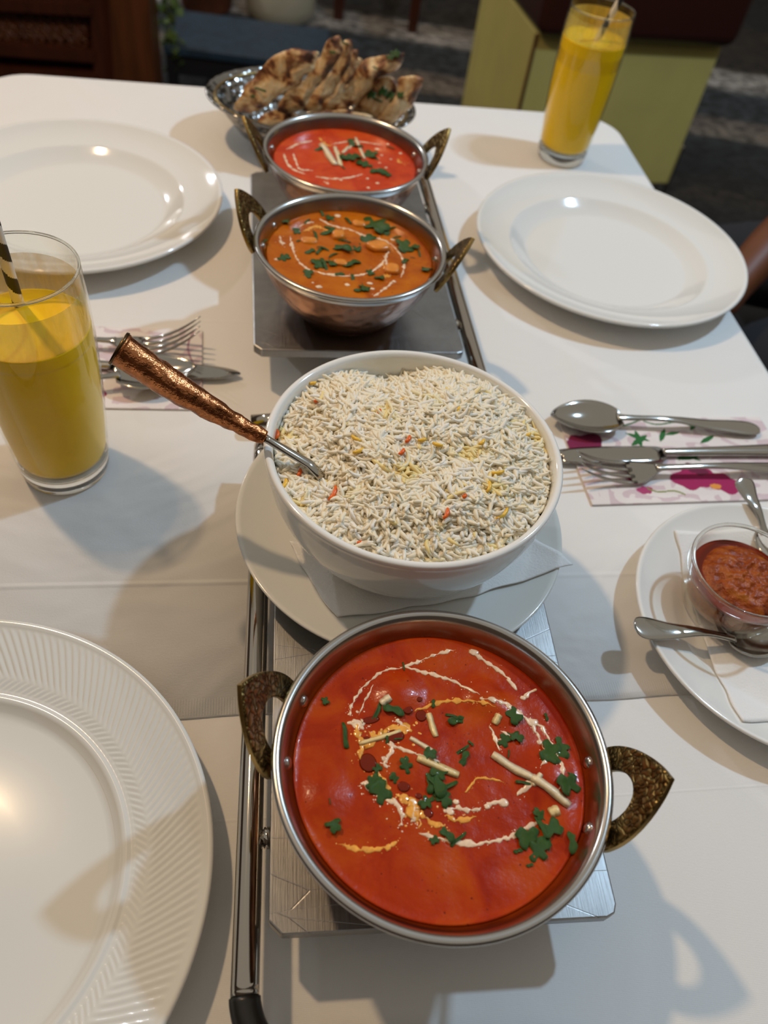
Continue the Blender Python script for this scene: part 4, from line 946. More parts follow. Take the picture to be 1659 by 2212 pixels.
printed([m1, m1 + e * 0.165, m0 + e * 0.165, m0], 'folded pink-and-white printed paper napkin under the left-hand cutlery',
        [('petal', 0.95, 0.86, 0.10, 0.4, PK), ('petal', 1.15, 0.70, 0.18, 0.4, MG)] + [('stem', 0.06, 0.5, 0.5, PI / 2, (0.40, 0.20, 0.28))])

# ================================================================== DRINKS
def drink(cx, cy, label, lab_l, lab_s, hgt=0.1635, lvl=0.124, straw=None, s=1.0):
    t = thing('highball_glass', label, 'glass', (cx, cy, 0.0))
    out = [(0, 0.0006), (0.0255, 0.0), (0.0285, 0.0016), (0.0298, 0.006), (0.0312, 0.018), (0.0338, 0.045), (0.0362, 0.080), (0.0374, 0.115), (0.0372, 0.140), (0.0364, hgt - 0.001), (0.0360, hgt), (0.0352, hgt - 0.0002)]
    inn = [(0.0348, hgt - 0.002), (0.0355, 0.140), (0.0357, 0.115), (0.0345, 0.080), (0.0320, 0.045), (0.0294, 0.020), (0.0270, 0.0155), (0.018, 0.0140), (0, 0.0135)]
    out = [(r * s, z) for r, z in out]; inn = [(r * s, z) for r, z in inn]
    ko = [i for i, q in enumerate(out) if q[1] > 0.012][0]
    wall = [q for q in out[ko - 1:] if True] + [q for q in inn if q[1] >= 0.0155]
    link('glass_wall', mesh('glass', *lathe(wall, 96)), M['thin'], t)
    base = [q for q in out[:ko]] + [(0.0302 * s, 0.0130), (0.0285 * s, 0.0136), (0, 0.0134)]
    link('glass_base', mesh('glass_base', *lathe(base, 96)), M['glass'], t)
    link('glass_rim', mesh('glass_rim', *lathe([((0.0356 + 0.00085 * math.cos(a)) * s, hgt - 0.0004 + 0.0010 * math.sin(a)) for a in np.linspace(0, 2 * PI, 13)], 96)), M['glass'], t)
    def ir(z):
        P = sorted([(b, a) for a, b in inn]); 
        for (z0, r0), (z1, r1) in zip(P[:-1], P[1:]):
            if z0 <= z <= z1: return r0 + (r1 - r0) * (z - z0) / (z1 - z0)
        return inn[0][0]
    liq = [(0, 0.0160), (0.025 * s, 0.0162)] + [(ir(z) + 0.0002, z) for z in (0.0185, 0.022, 0.045, 0.08, 0.10, lvl - 0.0012)] + [(ir(lvl) + 0.0002, lvl), (ir(lvl) * 0.9, lvl - 0.0008), (0, lvl - 0.0008)]
    o = link('mango_lassi', mesh('mango_lassi', [(x, y, z - 0.0160) for x, y, z in lathe(liq, 96)[0]], lathe(liq, 96)[1]), M['lassi'], loc=(cx, cy, 0.0160)); tag(o, lab_l, 'drink')
    zs = [lvl, lvl + 0.008, lvl + 0.016, min(hgt - 0.008, lvl + 0.026)]
    link('dried_film', mesh('film', *lathe([(ir(z) - 0.0003, z) for z in zs], 96)), M['film'], t)
    if straw:
        a, b = straw; a = Vector(a); b = Vector(b); d = b - a; L = d.length; r = 0.0034 * s; n = 24; mm = 120; vs = []; fs = []; mi = []
        dn = d.normalized(); s1 = dn.cross(Vector((0, 1, 0))).normalized(); s2 = dn.cross(s1)
        for i in range(mm + 1):
            for k in range(n): q = 2 * PI * k / n; vs.append(a + d * i / mm + (s1 * math.cos(q) + s2 * math.sin(q)) * r - Vector((a)))
        for i in range(mm):
            for k in range(n):
                fs.append((i * n + k, i * n + (k + 1) % n, (i + 1) * n + (k + 1) % n, (i + 1) * n + k)); mi.append(int(((i / mm * L / 0.030) + k / n) % 1 < 0.5))
        me = mesh('paper_straw', vs, fs); me.materials.append(M['strawwhite']); me.materials.append(M['strawblack']); me.polygons.foreach_set('material_index', mi)
        o = link('paper_straw', me, None, loc=a); m = o.modifiers.new('s', 'SOLIDIFY'); m.thickness = 0.0005; tag(o, lab_s, 'straw')
M['strawwhite'] = simple('white_paper', (0.80, 0.76, 0.68), 0.7); M['strawblack'] = simple('black_print', (0.015, 0.015, 0.018), 0.6)
def straw_line(a, b, zb): d = b - a; return (a + d * ((zb - a.z) / d.z), b + d * 0.15)
GL = (-0.2290, 0.3650); GR = (0.1350, 0.9840)
drink(*GL, 'tall clear glass of mango drink at the left, close to the viewer', 'yellow mango drink filling the near left glass', 'black and white spiral straw in the near left drink',
      straw=straw_line(P2(40, 655, 0.124), P2(-22, 455, 0.20), 0.09))
drink(*GR, 'tall clear glass of mango drink at the far right corner of the table', 'yellow mango drink filling the far right glass', 'black and white straw in the far right drink', lvl=0.134, s=0.97,
      straw=straw_line(P2(1290, 86, 0.134), P2(1352, -22, 0.185), 0.09))

# ================================================================== PICKLE PLATE
PX, PY = 0.2752, 0.3298
pp = [(0, 0.0050), (0.058, 0.0050), (0.064, 0.0060), (0.070, 0.0095), (0.074, 0.0112), (0.085, 0.0145), (0.0965, 0.0188), (0.0985, 0.0200), (0.0997, 0.0198)]
t = thing('side_plate', 'white side plate at the right edge holding the pickle jar and teaspoons', 'plate', (PX, PY, 0))
link('body', fixn(mesh('side_plate', *lathe(pp + [(0.1004, 0.0188), (0.099, 0.0172), (0.084, 0.0095), (0.064, 0.0012), (0.058, 0), (0.054, 0), (0.052, 0.0018), (0, 0.0018)], 160))), M['china'], t)
h_pp = lambda x, y: interp(pp, min(0.0997, math.hypot(x - PX, y - PY))) + 0.0006
q = [P2(1455, 1153, 0.014), P2(1600, 1564, 0.016), P2(1850, 1530, 0.014), P2(1760, 1130, 0.014)]
o = link('paper_napkin', mesh('pickle_napkin', *grid_quad(q, 50, 50, lambda x, y: max(h_pp(x, y), 0.0075), 0.0003, 9)), M['paper'])
m_ = o.modifiers.new('s', 'SOLIDIFY'); m_.thickness = 0.0008; m_.offset = 1; tag(o, 'smooth white paper napkin on the side plate, under the pickle jar', 'napkin')
JX, JY, JB = 0.2392, 0.3392, 0.0090
JX += 0.0
jo = [(0, 0), (0.026, 0), (0.0285, 0.0012), (0.0325, 0.010), (0.0358, 0.022), (0.0372, 0.032), (0.0384, 0.0345), (0.0388, 0.037), (0.0384, 0.041), (0.0376, 0.0425), (0.0362, 0.0425)]
ji = [(0.0352, 0.041), (0.0348, 0.034), (0.0338, 0.028), (0.0325, 0.020), (0.0295, 0.0105), (0.024, 0.0045), (0, 0.0036)]
t = thing('glass_dish', 'small round clear glass dish of red pickle on the side plate', 'dish', (JX, JY, JB))
link('glass_wall', mesh('glass_dish', *lathe(jo + ji, 96)), M['thin'], t)
link('glass_rim', mesh('glass_rim', *lathe([(0.0371 + 0.0013 * math.cos(a), 0.0412 + 0.0015 * math.sin(a)) for a in np.linspace(0, 2 * PI, 13)], 96)), M['glass'], t)
def pmat():
    m, nt, b = new_mat('red_lime_pickle'); v = coords(nt); f = noise_t(nt, v, 70, 5, 0.7, 0.5)
    nt.links.new(ramp(nt, f, [(0.34, (0.10, 0.014, 0.002)), (0.48, (0.27, 0.048, 0.004)), (0.60, (0.36, 0.085, 0.007)), (0.74, (0.42, 0.16, 0.015))]), b.inputs['Base Color'])
    b.inputs['Roughness'].default_value = 0.35; b.inputs['Specular IOR Level'].default_value = 0.3; bump(nt, b, noise_t(nt, v, 260, 4), 0.7, 0.002); return m
M['pickle'] = pmat()
n = 96; nr = 34; vs = []; fs = []
def pz(r, a):
    x, y = r * math.cos(a), r * math.sin(a); R = math.hypot(x - 0.0035, y - 0.001) / 0.0305
    return 0.027 + (0.0085 * max(0, 1 - R ** 3) + 0.0030 * max(0, 1 - R ** 4) * (N3(x * 120, y * 120, 1) + 0.7 * N3(x * 280, y * 280, 3) + 0.5 * abs(N3(x * 60, y * 60, 8))))
vs.append((0, 0, pz(0, 0)))
for k in range(1, nr + 1):
    r = 0.0332 * k / nr
    for i in range(n): a = 2 * PI * i / n; vs.append((r * math.cos(a), r * math.sin(a), pz(r, a)))
for r, z in ((0.0315, 0.0185), (0.0285, 0.0100), (0.0235, 0.0050)):
    for i in range(n): a = 2 * PI * i / n; vs.append((r * math.cos(a), r * math.sin(a), z))
for i in range(n): fs.append((0, 1 + i, 1 + (i + 1) % n))
for k in range(nr + 2):
    for i in range(n): j = (i + 1) % n; a = 1 + k * n; fs.append((a + i, a + n + i, a + n + j, a + j))
fs.append(tuple(1 + (nr + 2) * n + i for i in range(n - 1, -1, -1)))
o = link('pickle', mesh('pickle', [(x, y, z - 0.005) for x, y, z in vs], fs), M['pickle'], loc=(JX, JY, JB + 0.005)); tag(o, 'chunky red-orange pickle heaped in the small glass dish', 'pickle')
ol = lathe([(0, 0.0285), (0.031, 0.0285), (0.0336, 0.0292), (0.0336, 0.0280), (0.031, 0.0255), (0, 0.0255)], 64)
link('oil_pool', mesh('oil_pool', [(x, y, z - 0.005) for x, y, z in ol[0]], ol[1]), M['oil'], o)
a_ = P2(1372, 1354, 0.0265); b_ = P2(1700, 1378, 0.018)
spoon(b_, a_, 0.0105, 'small steel teaspoon lying across the front of the side plate, handle pointing left', L=0.040, w=0.0135, depth=0.005, zend=0.016, name='teaspoon')
a_ = P2(1606, 1030, 0.030); b_ = P2(1712, 1240, 0.012)
spoon(b_, a_, 0.0085, 'steel teaspoon leaning on the far rim of the side plate behind the dish', L=0.040, w=0.0135, depth=0.005, zend=0.0195, name='teaspoon')

# ================================================================== NAAN BASKET
BX, BY = -0.158, 0.900
t = thing('bread_basket', 'oval hammered steel basket holding the naan at the far edge of the table', 'basket', (BX, BY, 0), math.radians(8))
bp = [(0, 0.003), (0.050, 0.003), (0.062, 0.0055), (0.080, 0.018), (0.094, 0.036), (0.104, 0.048), (0.1125, 0.0535), (0.1150, 0.0535), (0.1155, 0.0520), (0.1140, 0.0505), (0.1055, 0.0460), (0.0960, 0.0340), (0.082, 0.0160), (0.064, 0.0020), (0.055, 0), (0, 0)]
link('body', fixn(mesh('bread_basket', *lathe(bp, 128, 1.0, 0.72))), M['dimple_steel'], t)
vs, fs = lathe([(0.1050 + 0.0014 * math.cos(a), 0.0495 + 0.0014 * math.sin(a)) for a in np.linspace(0, 2 * PI, 11)], 96, 1.0, 0.72)
link('rim_bead', mesh('rim_bead', vs, fs), M['brass_edge'], t)
def naan_mat():
    m, nt, b = new_mat('charred_naan'); v = coords(nt); f = noise_t(nt, v, 42, 4, 0.6, 0.4); f2 = noise_t(nt, v, 18, 3)
    c1 = ramp(nt, f, [(0.39, (0.055, 0.018, 0.006)), (0.45, (0.27, 0.095, 0.028)), (0.50, (0.62, 0.37, 0.15)), (0.58, (0.80, 0.60, 0.34))])
    nt.links.new(c1, b.inputs['Base Color']); b.inputs['Roughness'].default_value = 0.5; b.inputs['Coat Weight'].default_value = 0.15
    bump(nt, b, noise_t(nt, v, 90, 4), 0.6, 0.003); return m
M['naan'] = naan_mat()
nz_ = lambda L: cv(L, 2.646, 410, 43)
naans = [  # outline, standing plane y at table height, label
    (nz_([(255, 500), (290, 440), (345, 360), (400, 290), (470, 225), (540, 185), (620, 165), (690, 172), (735, 192), (715, 250), (660, 310), (600, 370), (520, 430), (430, 490), (340, 530), (270, 525)]), 0.795, 'front left-hand piece of charred naan hanging over the basket rim'),
    (nz_([(500, 525), (560, 440), (640, 370), (690, 320), (730, 260), (770, 180), (800, 130), (862, 88), (872, 130), (850, 200), (800, 270), (740, 350), (690, 420), (640, 500), (600, 530)]), 0.825, 'tall charred naan wedge with the highest pointed tip'),
    (nz_([(640, 525), (700, 440), (760, 370), (830, 290), (870, 220), (885, 160), (900, 120), (928, 116), (930, 170), (905, 260), (840, 360), (780, 440), (720, 525)]), 0.850, 'narrow naan wedge tucked right behind the tallest one'),
    (nz_([(720, 530), (780, 460), (850, 370), (900, 290), (930, 200), (942, 165), (956, 190), (935, 290), (880, 390), (830, 470), (790, 530)]), 0.872, 'thin naan piece seen edge-on in the middle of the basket'),
    (nz_([(760, 528), (840, 470), (900, 400), (950, 310), (985, 250), (1040, 215), (1110, 198), (1180, 200), (1218, 196), (1195, 250), (1120, 290), (1060, 345), (1000, 410), (930, 480), (860, 532)]), 0.846, 'charred naan wedge reaching right, its tip dotted with green herbs'),
    (nz_([(870, 330), (895, 250), (950, 212), (990, 235), (970, 300), (930, 390), (880, 400)]), 0.905, 'plain pale naan piece at the back between the two leaning stacks'),
    (nz_([(930, 525), (990, 450), (1040, 375), (1090, 330), (1150, 335), (1192, 370), (1205, 420), (1165, 500), (1100, 565), (1000, 545)]), 0.862, 'herb-covered dark naan piece at the lower right of the pile'),
    (nz_([(1070, 590), (1120, 530), (1180, 470), (1215, 400), (1195, 345), (1260, 323), (1338, 326), (1312, 400), (1262, 480), (1200, 550), (1130, 605)]), 0.842, 'rightmost torn naan piece with a square crisp corner'),
    (nz_([(400, 600), (415, 545), (490, 515), (560, 525), (610, 560), (560, 600), (480, 620)]), 0.838, 'folded naan piece low in the basket at the left'),
    (nz_([(640, 590), (670, 540), (760, 520), (900, 525), (1040, 550), (1020, 600), (840, 610)]), 0.836, 'flat naan piece at the bottom of the pile, behind the farthest curry'),
]
for k, (pl, Y, lab) in enumerate(naans):
    o3 = [PV(x, y, Y, 0.35) for x, y in pl]; o3 = smooth_outline([tuple(p) for p in o3], 4)
    o3 = [p + Vector((N3(p.x * 90, p.z * 90, k), 0, N3(p.z * 90, p.x * 90, k + 3))) * 0.0034 for p in o3]
    c = sum(o3, Vector()) / len(o3)
    nrm = Vector((-0.35 + random.uniform(-.1, .1), -0.8, 0.62 + random.uniform(-.1, .1)))
    vf = pillow(o3, nrm, 0.0125, 0.0042, 58, 10, k * 3.1, 0.13)
    o = link('naan_piece', fixn(mesh('naan_piece', [Vector(v) - c for v in vf[0]], vf[1])), M['naan'], loc=c); tag(o, lab, 'bread', 'naan pieces in the steel basket')
    herbs = {0: [(570, 200, 22), (553, 214, 12)], 4: [(860, 124, 20), (848, 132, 16), (818, 154, 12)], 6: [(806, 212, 24), (830, 206, 26), (846, 214, 22), (820, 224, 20), (852, 228, 14)], 1: [(724, 122, 12)], 2: [(752, 100, 14)], 7: [(872, 212, 16)]}.get(k, [])
    for (x, y, s) in herbs:
        p = PV(x, y, Y, 0.35) + Vector(nrm).normalized() * 0.0092; sz = s * 1.0 / FPX
        l = link('herb', LEAF[(int(x) + k) % 4], None, o); l.location = p - c; l.scale = (sz, sz, sz * 0.7)
        l.rotation_euler = Vector(nrm).to_track_quat('Z', 'Y').to_euler()

# ================================================================== BACKGROUND
def slab(name, px, Y, m, depth, mat, parent, k=0.0, c=Vector()):
    pts = [PV(x, y, Y, k, m) - c for x, y in px]
    return link(name, fixn(mesh(name, *prism(pts, Vector((-m, 1, 0)).normalized() * depth))), mat, parent, smooth=False)
# yellow chair
A = Vector((0.173, 2.335, 0)); ch = math.radians(18.5); W_, D_ = 0.545, 0.50
t = thing('box_chair', 'boxy yellow-green chair with dark brown leather top, behind the far right glass', 'chair', (A.x, A.y, FZ), ch)
z0, z1 = 0.05, 0.452
bevel(link('front_panel', mesh('front_panel', *boxm(0, W_, 0, 0.02, z0, z1)), M['yellow'], t, smooth=False), 0.004)
bevel(link('side_panel', mesh('side_panel', *boxm(-0.0, 0.02, 0.021, D_, z0, z1)), M['yellow'], t, smooth=False), 0.004)
bevel(link('side_panel', mesh('side_panel', *boxm(W_ - 0.02, W_, 0.021, D_, z0, z1)), M['yellow'], t, smooth=False), 0.004)
bevel(link('back_panel', mesh('back_panel', *boxm(0.021, W_ - 0.021, D_ - 0.02, D_, z0, z1)), M['yellow'], t, smooth=False), 0.004)
bevel(link('seam_piping', mesh('seam_piping', *boxm(-0.004, 0.004, -0.004, 0.004, z0, z1)), M['wood2'], t, smooth=False), 0.002)
bevel(link('leather_top', mesh('leather_top', *boxm(-0.012, W_ + 0.02, -0.045, D_ + 0.02, z1, z1 + 0.36)), M['brownleather'], t), 0.035, 5)
for x in (0.03, W_ - 0.03):
    for y in (0.03, D_ - 0.03): link('leg', mesh('leg', *lathe_at(x, y, [(0, 0), (0.014, 0), (0.014, z0), (0, z0)], 16)), M['steel'], t)
bevel(link('corner_strip', mesh('corner_strip', *boxm(W_ - 0.002, W_ + 0.008, -0.006, 0.01, 0.0, 0.17)), M['steel'], t, smooth=False), 0.002)

# carved cabinet
cY, cm = 2.62, 0.12; c0 = PV(170, 150, cY, 0, cm); c0.z = FZ
t = thing('carved_cabinet', 'dark reddish carved wooden cabinet standing behind the far left table edge', 'cabinet', c0)
slab('corner_post', [(208, -420), (288, -420), (340, 230), (250, 230)], cY - 0.03, cm, 0.10, M['wood2'], t, c=c0)
slab('inner_post', [(166, -420), (207, -420), (249, 230), (208, 230)], cY, cm, 0.06, M['wood'], t, c=c0)
slab('back_board', [(-160, -420), (206, -420), (252, 230), (-160, 230)], cY + 0.06, cm, 0.02, M['wood'], t, c=c0)
slab('rail', [(-160, -12), (196, 12), (198, 36), (-160, 14)], cY - 0.01, cm, 0.06, M['wood'], t, c=c0)
slab('rail', [(-160, 84), (203, 112), (204, 136), (-160, 108)], cY - 0.01, cm, 0.06, M['wood'], t, c=c0)
slab('rail', [(-160, 138), (206, 160), (208, 176), (-160, 156)], cY - 0.01, cm, 0.06, M['wood'], t, c=c0)
slab('rail', [(-160, -210), (182, -170), (184, -145), (-160, -185)], cY - 0.01, cm, 0.06, M['wood'], t, c=c0)
slab('rail', [(-160, -445), (172, -405), (174, -380), (-160, -415)], cY - 0.01, cm, 0.06, M['wood'], t, c=c0)
slab('carved_panel', [(-160, 16), (197, 38), (203, 110), (-160, 84)], cY + 0.035, cm, 0.02, M['wood'], t, c=c0)
parts = []; rr = random.Random(5)
for i in range(16):
    for j in range(4):
        x = -110 + i * 19 + rr.uniform(-3, 3); y = 30 + j * 16 + x * 0.065 + rr.uniform(-2, 2)
        p = PV(x, y, cY + 0.030, 0, cm) - c0; R = 0.014 + 0.005 * rr.random()
        vs, fs = [], []
        for u in range(14):
            for v in range(6):
                a = 2 * PI * u / 14; b = 2 * PI * v / 6; q = R * (1 + 0.25 * math.cos(a * (3 + (i + j) % 3))) + 0.005 * math.cos(b)
                vs.append(p + Vector((q * math.cos(a), 0.006 * math.sin(b), q * math.sin(a))))
        for u in range(14):
            for v in range(6): fs.append((u * 6 + v, ((u + 1) % 14) * 6 + v, ((u + 1) % 14) * 6 + (v + 1) % 6, u * 6 + (v + 1) % 6))
        parts.append((vs, fs))
o = link('openwork_carving', fixn(mesh('openwork_carving', *join(*parts))), M['wood2'], t); o['kind'] = 'stuff'

# trailing plant
p0 = PV(372, 80, 2.62); 
t = thing('trailing_plant', 'trailing green plant hanging beside the carved wooden cabinet', 'plant', p0)
stems = [[(362, -60), (358, 0), (364, 60), (360, 120), (372, 170)], [(380, -60), (384, -5), (374, 50), (382, 110), (384, 150)], [(350, -60), (372, 10), (356, 70), (388, 130)]]
for s_ in stems:
    pts = spline([tuple(PV(x, y, 2.62) - p0) for x, y in s_], 6); link('stem', fixn(mesh('stem', *tube(pts, 0.0022, 6))), M['stem'], t)
lm = leaf_mesh(3); lm.materials.clear(); lm.materials.append(M['ivy'])
rr = random.Random(3)
for k in range(46):
    s_ = stems[k % 3]; u = rr.random() * (len(s_) - 1); i = int(u); f = u - i
    x = s_[i][0] * (1 - f) + s_[i + 1][0] * f + rr.uniform(-15, 15); y = s_[i][1] * (1 - f) + s_[i + 1][1] * f + rr.uniform(-8, 8)
    o = link('leaf', lm, None, t); o.location = PV(x, y, 2.62 + rr.uniform(-.02, .02)) - p0; z = rr.uniform(0.028, 0.046); o.scale = (z, z, z)
    o.rotation_euler = (rr.uniform(0.3, 1.4), rr.uniform(-.6, .6), rr.uniform(0, 6.28))

# pots
c = P2(448, 38, FZ); t = thing('terracotta_pot', 'brown terracotta plant pot on the floor behind the cabinet', 'pot', (c.x - 0.03, c.y + 0.10, FZ))
link('pot', mesh('pot', *lathe([(0, 0), (0.088, 0), (0.096, 0.01), (0.125, 0.20), (0.135, 0.20), (0.137, 0.235), (0.125, 0.235), (0.115, 0.20), (0, 0.20)], 48)), M['terra'], t)
c = P2(590, 58, FZ); t = thing('planter', 'tall cream ceramic planter on the floor behind the naan basket', 'pot', (c.x, c.y + 0.13, FZ))
link('pot', mesh('planter', *lathe([(0, 0), (0.118, 0), (0.132, 0.012), (0.137, 0.05), (0.140, 0.30), (0.130, 0.30), (0.127, 0.27), (0, 0.27)], 64)), M['cream_pot'], t)
# low bench
c = P2(470, 110, FZ + 0.14); t = thing('low_bench', 'low dark blue bench standing on the floor left of the naan basket', 'bench', (c.x, c.y, FZ), 0.12)
bevel(link('bench_top', mesh('bench_top', *boxm(-0.16, 0.34, -0.05, 0.26, 0.13, 0.155)), M['blue'], t, smooth=False), 0.004)
for x in (-0.14, 0.31):
    for y in (-0.03, 0.24): link('leg', mesh('leg', *boxm(x - 0.015, x + 0.015, y - 0.015, y + 0.015, 0, 0.13)), M['black'], t, smooth=False)
link('apron', mesh('apron', *boxm(-0.13, 0.30, -0.04, -0.025, 0.07, 0.13)), M['black'], t, smooth=False)
# stool
c = P2(887, 68, FZ); t = thing('wooden_stool', 'dark red wooden stool, one leg showing beyond the naan', 'stool', (c.x - 0.15, c.y + 0.2, FZ), 0.03)
for x in (-0.15, 0.15):
    for y in (-0.2, 0.2): bevel(link('leg', mesh('leg', *boxm(x - 0.019, x + 0.019, y - 0.019, y + 0.019, 0, 0.43)), M['wood'], t, smooth=False), 0.003)
for y in (-0.2, 0.2): link('stretcher', mesh('stretcher', *boxm(-0.131, 0.131, y - 0.012, y + 0.012, 0.125, 0.165)), M['wood'], t, smooth=False)
for x in (-0.15, 0.15): link('stretcher', mesh('stretcher', *boxm(x - 0.012, x + 0.012, -0.181, 0.181, 0.17, 0.20)), M['wood'], t, smooth=False)
bevel(link('seat', mesh('seat', *boxm(-0.18, 0.18, -0.23, 0.23, 0.43, 0.47)), M['wood'], t, smooth=False), 0.008)

# ================================================================== PERSON at the right side of the table
def skinned(name, joints, edges, mat, parent=None, lvl=2):
    me = bpy.data.meshes.new(name); me.from_pydata([j[0] for j in joints], edges, []); me.update()
    o = bpy.data.objects.new(name, me); COL.objects.link(o); me.materials.append(mat)
    sk = o.modifiers.new('skin', 'SKIN'); sk.use_smooth_shade = True; sk.branch_smoothing = 0.6
    for v, j in zip(me.skin_vertices[0].data, joints): v.radius = (j[1], j[1] * (j[2] if len(j) > 2 else 1)); v.use_root = False
    me.skin_vertices[0].data[0].use_root = True
    subsurf(o, lvl)
    if parent: o.parent = parent
    return o
bx = Vector((0.86, 1.22, 0)); fdir = Vector((-0.97, -0.22, 0)).normalized(); sd = Vector((-fdir.y, fdir.x, 0))   # sd: towards the figure's left = viewer side
def bp_(f, s, z): q = bx + fdir * f + sd * s; return (q.x, q.y, z)
t = thing('person', 'seated person in black clothes at the right of the table, bare brown forearm showing', 'person', (bx.x, bx.y, FZ))
poff = Vector((bx.x, bx.y, FZ))
aE = tuple(P2(1745, 455, -0.09)); aM = tuple(P2(1662, 530, -0.115)); aW = tuple(P2(1575, 630, -0.15)); aH = tuple(P2(1535, 680, -0.165))
def R3(L): return [(tuple(Vector(p) - poff), *r) for p, *r in L]
# arms, neck, head as one skin figure (pelvis root inside clothes)
J = R3([(bp_(0, 0, -0.20), 0.11), (bp_(0.01, 0, 0.0), 0.11), (bp_(0.0, 0, 0.17), 0.12), (bp_(-0.01, 0, 0.27), 0.055), (bp_(0.0, 0, 0.33), 0.048), (bp_(0.02, 0, 0.42), 0.078, 1.15), (bp_(0.015, 0, 0.50), 0.070, 1.1),
        (bp_(0, 0.17, 0.20), 0.050), (bp_(0.03, 0.235, 0.02), 0.044), (aE, 0.036), (aM, 0.034), (aW, 0.026), (aH, 0.024, 1.3),
        (bp_(0, -0.17, 0.20), 0.050), (bp_(-0.02, -0.24, 0.02), 0.044), (bp_(-0.03, -0.26, -0.075), 0.038), (bp_(0.00, -0.235, -0.11), 0.034), (bp_(0.06, -0.20, -0.135), 0.025), (bp_(0.10, -0.17, -0.14), 0.024, 1.3),
        (bp_(0.10, 0.10, -0.235), 0.050), (bp_(0.41, 0.13, -0.25), 0.032), (bp_(0.40, 0.13, -0.64), 0.030), (bp_(0.52, 0.14, -0.70), 0.034), (bp_(0.10, -0.10, -0.235), 0.050), (bp_(0.41, -0.13, -0.25), 0.032), (bp_(0.40, -0.13, -0.64), 0.030), (bp_(0.52, -0.14, -0.70), 0.034)])
Eg = [(0, 1), (1, 2), (2, 3), (3, 4), (4, 5), (5, 6), (2, 7), (7, 8), (8, 9), (9, 10), (10, 11), (11, 12), (2, 13), (13, 14), (14, 15), (15, 16), (16, 17), (17, 18), (0, 19), (19, 20), (20, 21), (21, 22), (0, 23), (23, 24), (24, 25), (25, 26)]
skinned('body', J, Eg, M['skin'], t)
RS = lambda L: [(tuple(Vector(p) + sh_ - poff), *r) for p, *r in L]
for s in (1, -1):
    wr = (0.12 if s > 0 else -0.09); sh_ = Vector(aH) - Vector(bp_(0.43, 0.12, -0.165)) if s > 0 else Vector(bp_(0.10, -0.17, -0.14)) - Vector(bp_(0.43, -0.09, -0.165))
    for k in range(4):
        o_ = (k - 1.5) * 0.018; L_ = (0.062, 0.075, 0.072, 0.056)[k]
        Jf = RS([(bp_(0.42, wr + o_ * 0.8, -0.168), 0.011), (bp_(0.47, wr + o_, -0.164), 0.010), (bp_(0.47 + L_ * 0.5, wr + o_ * 1.1, -0.166), 0.0085), (bp_(0.47 + L_, wr + o_ * 1.15, -0.178), 0.007)])
        skinned('finger', Jf, [(0, 1), (1, 2), (2, 3)], M['skin'], t, 1)
    Jf = RS([(bp_(0.41, wr - s * 0.015, -0.165), 0.012), (bp_(0.44, wr - s * 0.038, -0.165), 0.011), (bp_(0.475, wr - s * 0.046, -0.170), 0.009)])
    skinned('thumb', Jf, [(0, 1), (1, 2)], M['skin'], t, 1)
Jt = R3([(bp_(0, 0, -0.20), 0.135), (bp_(0.01, 0, 0.0), 0.13), (bp_(0.0, 0, 0.16), 0.14), (bp_(-0.005, 0, 0.255), 0.068), (bp_(0, 0.17, 0.20), 0.066), (bp_(0.015, 0.205, 0.10), 0.060), (bp_(0, -0.17, 0.20), 0.066), (bp_(0.015, -0.205, 0.10), 0.060)])
skinned('shirt', Jt, [(0, 1), (1, 2), (2, 3), (2, 4), (4, 5), (2, 6), (6, 7)], M['trouser'], t)
Jp = R3([(bp_(0, 0, -0.215), 0.13), (bp_(0.10, 0.10, -0.235), 0.092), (bp_(0.42, 0.13, -0.250), 0.070), (bp_(0.40, 0.13, -0.64), 0.055), (bp_(0.10, -0.10, -0.235), 0.092), (bp_(0.42, -0.13, -0.250), 0.070), (bp_(0.40, -0.13, -0.64), 0.055)])
skinned('trousers', Jp, [(0, 1), (1, 2), (2, 3), (0, 4), (4, 5), (5, 6)], M['trouser'], t)
Jh = R3([(bp_(-0.02, 0, 0.52), 0.080), (bp_(-0.035, 0, 0.45), 0.075), (bp_(-0.045, 0, 0.39), 0.055)])
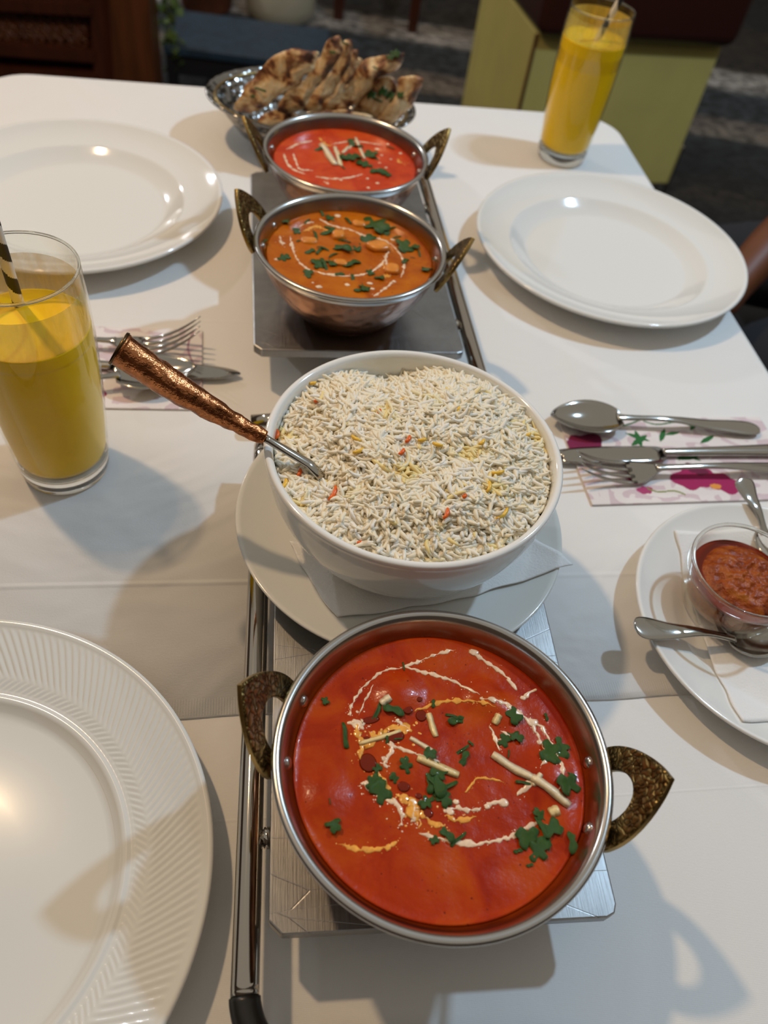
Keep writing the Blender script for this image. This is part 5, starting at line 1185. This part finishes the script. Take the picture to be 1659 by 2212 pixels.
skinned('hair', Jh, [(0, 1), (1, 2)], M['hair'], t)
hd = Vector(bp_(0.02, 0, 0.43)) - poff
for s in (1, -1):
    vs, fs = lathe([(0, 0.011), (0.008, 0.0075), (0.011, 0), (0.008, -0.0075), (0, -0.011)], 12); o = link('eye', mesh('eye', vs, fs), M['strawwhite'], t); o.location = hd + fdir * 0.077 + sd * s * 0.03 + Vector((0, 0, 0.01))
    vs, fs = lathe([(0, 0.026), (0.013, 0.018), (0.016, 0), (0.010, -0.02), (0, -0.026)], 12); o = link('ear', mesh('ear', vs, fs), M['skin'], t); o.location = hd + sd * s * 0.080
o = link('nose', fixn(mesh('nose', *tube([hd + fdir * 0.076 + Vector((0, 0, 0.012)), hd + fdir * 0.090 + Vector((0, 0, -0.008)), hd + fdir * 0.096 + Vector((0, 0, -0.024)), hd + fdir * 0.082 + Vector((0, 0, -0.030))], [0.006, 0.009, 0.013, 0.009], 12, up=(1, 0, 0)))), M['skin'], t)
M['lips'] = simple('lips', (0.25, 0.06, 0.04), 0.4)
o = link('mouth', fixn(mesh('mouth', *tube([hd + fdir * 0.074 + sd * -0.024 + Vector((0, 0, -0.052)), hd + fdir * 0.083 + Vector((0, 0, -0.050)), hd + fdir * 0.074 + sd * 0.024 + Vector((0, 0, -0.052))], [0.003, 0.006, 0.003], 10))), M['lips'], t)
# the chair the person sits on
cc = bx + fdir * 0.04
t = thing('dining_chair', 'black dining chair under the seated person at the right', 'chair', (cc.x, cc.y, FZ), math.atan2(fdir.y, fdir.x))
sh = 0.40
bevel(link('seat', mesh('seat', *boxm(-0.20, 0.24, -0.22, 0.22, sh - 0.045, sh)), M['black'], t), 0.015)
bevel(link('backrest', mesh('backrest', *boxm(-0.25, -0.215, -0.21, 0.21, sh, sh + 0.48)), M['black'], t), 0.012)
for x in (-0.18, 0.22):
    for y in (-0.19, 0.19): link('leg', mesh('leg', *boxm(x - 0.016, x + 0.016, y - 0.016, y + 0.016, 0, sh - 0.045)), M['black'], t, smooth=False)
